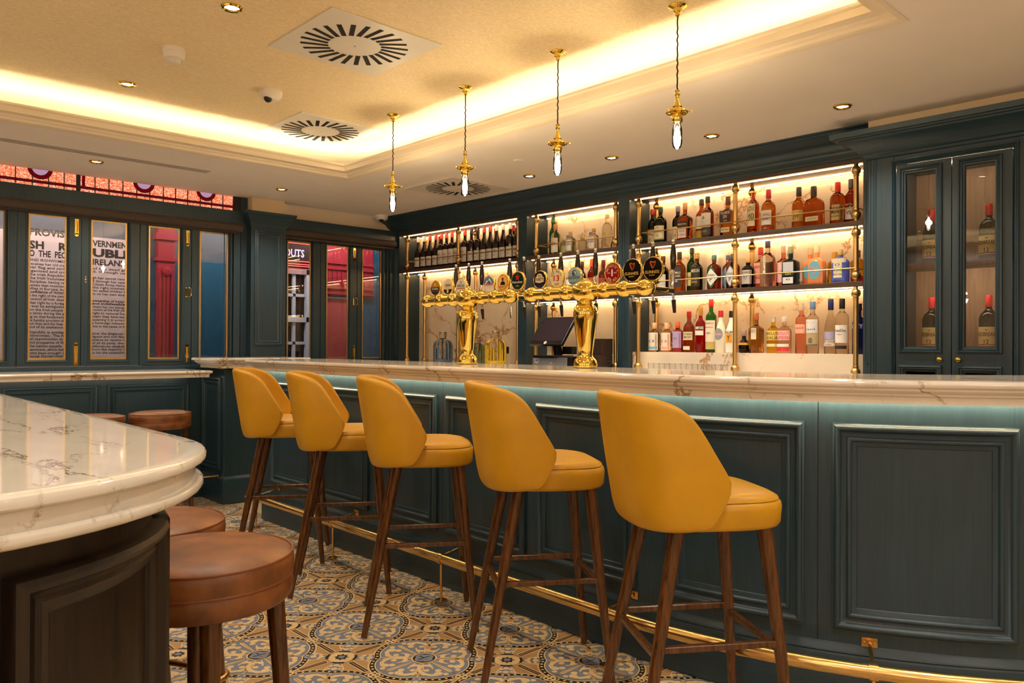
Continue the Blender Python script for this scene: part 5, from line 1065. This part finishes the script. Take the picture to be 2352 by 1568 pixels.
# middle bay
M1 = 'clear tequila and gin bottles in the middle bay'
Q(M1, 'green glass bottle with a red and yellow band at the left of the middle bay', -.420, .18, SH1, .324, .062, (30, 130, 50), (60, 110, 60), 'slim', [(.30, .38, 1, (214, 50, 40), [])])
Q(M1, 'clear gin bottle with wide cork and white label in the middle bay', -.321, .10, SH1, .247, .078, (236, 228, 214), (198, 140, 90), 'squat', [(.08, .55, .85, (226, 222, 206), [('GIN', -.5, .5, .5, .2, INK)])], capf=.84)
Q(M1, 'small clear green-tinted jar bottle behind the corked one in the middle bay', -.300, .18, SH1, .157, .060, (206, 216, 180), (220, 200, 160), 'squat', [(.1, .5, .8, (196, 206, 150), [])])
Q(M1, 'short wide clear tequila bottle with oval label, left of its pair', -.160, .10, SH1, .172, .080, (240, 230, 218), (206, 170, 110), 'squat', [(.12, .62, .6, (230, 226, 220), [('Tequila', -.8, .8, .5, .18, (90, 90, 110))]), (.70, .82, .3, (120, 140, 200), [])], capf=.86)
Q(M1, 'short clear bottle half hidden behind the oval-labelled tequila in the middle bay', -.095, .17, SH1, .149, .070, (226, 226, 206), (200, 180, 140), 'squat', [])
Q(M1, 'short wide clear tequila bottle with oval label, right of its pair', .075, .10, SH1, .174, .080, (240, 230, 218), (206, 160, 90), 'squat', [(.12, .62, .6, (230, 226, 220), [('Tequila', -.8, .8, .5, .18, (90, 90, 110))]), (.70, .82, .3, (120, 140, 200), [])], capf=.86)
Q(M1, 'tall clear decanter-necked bottle at the right of the middle bay', .165, .15, SH1, .278, .082, (240, 234, 216), (226, 206, 160), 'squat', [], capf=.90)
M2 = 'bottles behind the taps in the middle bay'
Q(M2, 'small pale bottle with cork behind the round red and white badge', -.168, .10, SH2, .239, .058, (236, 196, 150), (220, 190, 150), 'slim', [(.3, .6, .8, WHT, [])])
Q(M2, 'slim bottle with orange-red capsule behind the brass column in the middle bay', .059, .10, SH2, .292, .068, (150, 20, 20), (206, 84, 40), 'slim', [(.1, .5, .8, (190, 60, 50), [])], capf=.80)
Q(M2, 'slim bottle with dark red cap right of the brass column in the middle bay', .171, .10, SH2, .276, .070, (140, 18, 18), (110, 26, 26), 'slim', [(.1, .5, .8, (150, 50, 40), [])], capf=.84)
Q(M2, 'dark-capped bottle behind the blue wave badge in the middle bay', -.082, .15, SH2, .286, .062, (60, 26, 20), (70, 40, 34), 'slim', [(.1, .5, .8, (180, 150, 120), [])])
# wines
WB = 'red wine bottles on the wine shelf'
caps = [(226, 220, 214), (226, 220, 214), (206, 66, 58), (206, 66, 58), (214, 80, 70), (214, 80, 70), (214, 80, 70), (214, 80, 70), (206, 70, 62), (40, 24, 20), (40, 24, 20), (210, 60, 52), (210, 60, 52), (226, 220, 216), (226, 220, 216), (226, 220, 216), (226, 220, 216)]
ords = ['leftmost', 'second', 'third', 'fourth', 'fifth', 'sixth', 'seventh', 'eighth', 'ninth', 'tenth', 'eleventh', 'twelfth', 'thirteenth', 'fourteenth', 'fifteenth', 'sixteenth', 'rightmost']
WU = [-2.116, -2.024, -1.936, -1.847, -1.764, -1.690, -1.611, -1.534, -1.429, -1.341, -1.255, -1.171, -1.092, -1.011, -.929, -.843, -.762]
for i, u in enumerate(WU):
    cn = 'white' if sum(caps[i]) > 600 else ('black' if sum(caps[i]) < 150 else 'red')
    shp = 'bordeaux' if 4 <= i <= 10 or i == 15 else 'burgundy'
    lb = [(.08, .50 if 4 <= i <= 8 else .36, .85, (214, 208, 200), [('VINO' if i % 3 else 'ROUGE', -.5, .5, .62, .12, (150, 60, 60)), ('rosso', -.35, .35, .3, .08, INK)])]
    bottle('wine bottle with %s capsule, %s in front row of wine shelf' % (cn, ords[i] if i in (0, 16) else ords[i] + ' from left'), u, .10, SH1, .318, .074, (26, 10, 8), caps[i], shp, lb, WB, opaque=True, nm='wine_bottle', cat='wine bottle')
for u, cp, s in ((-1.892, (206, 66, 58), 'behind the third and fourth from the left'), (-1.110, (206, 60, 52), 'behind the twelfth and thirteenth from the left'), (-.886, (206, 60, 52), 'in the back row near the right end')):
    bottle('dark wine bottle with red capsule ' + s, u, .185, SH1, .310, .072, (26, 10, 8), cp, 'burgundy', [(.08, .36, .85, (214, 208, 200), [])], WB, opaque=True, nm='wine_bottle', cat='wine bottle')
# cabinet whiskeys
CBG = 'green whiskey bottles with red capsules in the glazed cabinet'
for u, z, s in ((2.505, 1.66, 'upper shelf behind the left glass door'), (2.775, 1.66, 'upper shelf behind the right glass door'), (2.505, 1.19, 'lower shelf behind the left glass door'), (2.775, 1.19, 'lower shelf behind the right glass door')):
    bottle('green whiskey bottle with red capsule, ' + s, u, .0, z, .292, .092, (60, 72, 34), (206, 34, 38), 'whisky', [(.10, .44, .86, (232, 204, 140), [('REDBREAST', -.92, .92, .52, .20, (60, 40, 30)), ('12', -.2, .2, .14, .20, (60, 40, 30)), ('v', -.15, .15, .80, .12, (150, 60, 40))]), (.12, .135, .86, (160, 50, 50), [])], CBG, capf=.80)
# paint-dripped glass demijohns
def demijohn(u, v, H, Wd, rgb, label, nm='glass_jar'):
    t = bottle(label, u, v, BACKZ, H, Wd, (250, 240, 225), None, 'decanter', group='paint-dripped glass demijohns', nm=nm, cat='jar')
    r = Wd / 2; random.seed(int(u * 100)); m = MB().loft([(.002, r * .97, r * .97, 2), (.006, r * 1.012, r * 1.012, 2), (H * .17, r * 1.012, r * 1.012, 2)], 40)
    for k in range(20):
        a = 2 * PI * k / 20 + random.uniform(-.08, .08); zt = H * random.uniform(.70, .76); w = random.uniform(.0035, .008); pts = []
        for z in [H * .12 + (zt - H * .12) * q / 8 for q in range(9)]:
            f = z / H; rr = r if f < .58 else r * (1 - .06 * (f - .58) / .08 if f < .66 else (.94 - .18 * (f - .66) / .07 if f < .73 else .76 - .28 * (f - .73) / .05))
            pts.append(((rr + .002) * math.cos(a), (rr + .002) * math.sin(a), z))
        if random.random() < .25: pts = pts[:6]
        m.tube(pts, w, 6)
    m.build('dripped_paint', c_(rgb, .35), t, smooth=50)
    m = MB()
    for s in (-1, 1): m.tube([(s * .026, 0, H * .93), (s * .046, 0, H * .96), (s * .050, 0, H * .92), (s * .044, 0, H * .87), (s * .028, 0, H * .86)], .007, 8)
    m.lathe([(.030, H * .97), (.036, H * .985), (.034, H), (.024, H)], (0, 0, 0), 20); m.build('glass_handles', CLEAR, t, smooth=50)
demijohn(-1.640, .02, .303, .165, (104, 130, 156), 'clear glass demijohn dripped with grey-blue paint, left of the first beer tower')
demijohn(-.913, .0, .303, .170, (236, 196, 30), 'clear glass demijohn dripped with bright yellow paint, right of the first beer tower')
demijohn(-1.245, .09, .255, .130, (128, 140, 100), 'clear glass demijohn dripped with sage green paint, behind the brass column')
# upturned shot glasses
first = None; OR = ['leftmost', 'second', 'third', 'fourth', 'fifth', 'sixth', 'seventh', 'eighth', 'ninth', 'tenth', 'eleventh', 'twelfth', 'thirteenth', 'rightmost']
for i, u in enumerate([.714, .761, .805, .847, .893, .935, .979, 1.024, 1.067, 1.110, 1.153, 1.198, 1.243, 1.284]):
    lb = 'small clear shot glass below the marble ledge, %s in the row' % (OR[i] if i in (0, 13) else OR[i] + ' from left')
    if first is None:
        first = thing('shot_glass', lb, 'shot glass', bb(u, -.045, BACKZ), AB, 'row of shot glasses under the ledge')
        m = MB().lathe([(.0195, 0), (.0205, .004), (.0215, .06), (.0205, .0605), (.0185, .012), (.001, .010)], (0, 0, 0), 18); m.build('glass_body', CLEAR, first, smooth=40)
        m = MB().lathe([(.0222, .058), (.0232, .061), (.0222, .064), (.0205, .061)], (0, 0, 0), 18); m.build('rim', CLEAR, first, smooth=60)
    else: dup(first, bb(u, -.045, BACKZ), AB, lb)
# till
t = thing('till_screen', 'black touch screen till on a stand in the middle bay', 'till', bb(-.14, -.14, 1.115), AB)
m = MB(); cs, sn = math.cos(math.radians(38)), math.sin(math.radians(38))
def TS_(x, y, z): return (x, -.07 + y * cs + z * sn, .10 + z * cs - y * sn * 1.0)
def tbox(mb, x0, x1, y0, y1, z0, z1, mi=0): mb.add([TS_(x, y, z) for z in (z0, z1) for y in (y0, y1) for x in (x0, x1)], [(0, 2, 3, 1), (4, 5, 7, 6), (0, 1, 5, 4), (2, 6, 7, 3), (0, 4, 6, 2), (1, 3, 7, 5)], mi)
tbox(m, -.17, .17, -.012, .016, .0, .27); m.build('screen_housing', BLACK, t, bevel=.004)
m = MB(); tbox(m, -.158, .158, -.0135, -.0125, .03, .258); m.build('screen', flat('screen_glass', (48, 40, 50), .12), t)
m = MB(); m.lathe([(.014, -.0), (.014, .002)], (0, 0, 0), 16, 'y'); m.v = [TS_(x, y - .0145, z + .014) for x, y, z in m.v]; m.build('round_logo', WHITE, t)
m = MB(); m.box(-.10, .12, -.10, .12, .0, .022); m.tube([(0, .08, .02), (0, .06, .10), (0, .0, .16)], .035, 10); m.build('stand', BLACK, t, bevel=.003)
m = MB(); m.box(.02, .12, .10, .16, .03, .09); m.build('power_unit', BLACK, t, bevel=.003)
t = thing('cash_drawer', 'steel-fronted black cash drawer under the till screen', 'cash drawer', bb(-.09, -.15, BACKZ), AB)
m = MB().box(-.20, .21, -.05, .30, 0, .10); m.build('case', BLACK, t, bevel=.004)
m = MB().box(-.19, .165, -.056, -.05, .008, .092); f = m.build('drawer_front', STEEL, t, bevel=.002)
m = MB(); m.lathe([(.024, -.059), (.024, -.0562)], (-.145, 0, .068), 24, 'y', 0); put_text(m, 'CBE', lambda x, z: (x, -.0595, z), -.160, -.130, .062, .012, 1, bold=.02); m.build('round_badge', [flat('silver_badge', (190, 190, 200), .3), BLACK], f)
m = MB().lathe([(.010, -.066), (.010, -.056)], (0, 0, .052), 18, 'y'); m.build('lock', CHROME, f)
o = MB().box(-.075, .075, -.06, .09, 0, .115).build('receipt_printer', DARKB, bevel=.004, loc=bb(.30, -.13, BACKZ), rotz=AB); tag(o, 'dark brown box-shaped printer standing right of the cash drawer', 'printer')
o = MB().box(-.065, .065, -.05, .08, 0, .118).build('storage_box', DARKB, bevel=.003, loc=bb(.31, -.12, BACKZ + .1155), rotz=AB); tag(o, 'smaller dark brown box stacked on the printer beside the brass column', 'box')
m = MB()
for k in range(3):
    m.tube([(.375, -.10, .10 - .03 * k), (.39 + .008 * k, -.09, .09 - .02 * k), (.40 + .006 * k, -.08, .05), (.385, -.08, .02), (.41, -.09, .003)], .0028, 6)
o = m.build('power_cable', BLACK, loc=bb(0, 0, BACKZ), rotz=AB, smooth=60); tag(o, 'loose black cables hanging between the printer and the brass post', 'cable')
o = MB().box(-.035, .035, -.006, .0, -.03, .03).build('wall_socket', BLACK, bevel=.003, loc=bb(-1.04, .251, 1.17), rotz=AB); tag(o, 'black double socket on the marble behind the yellow demijohn', 'socket')
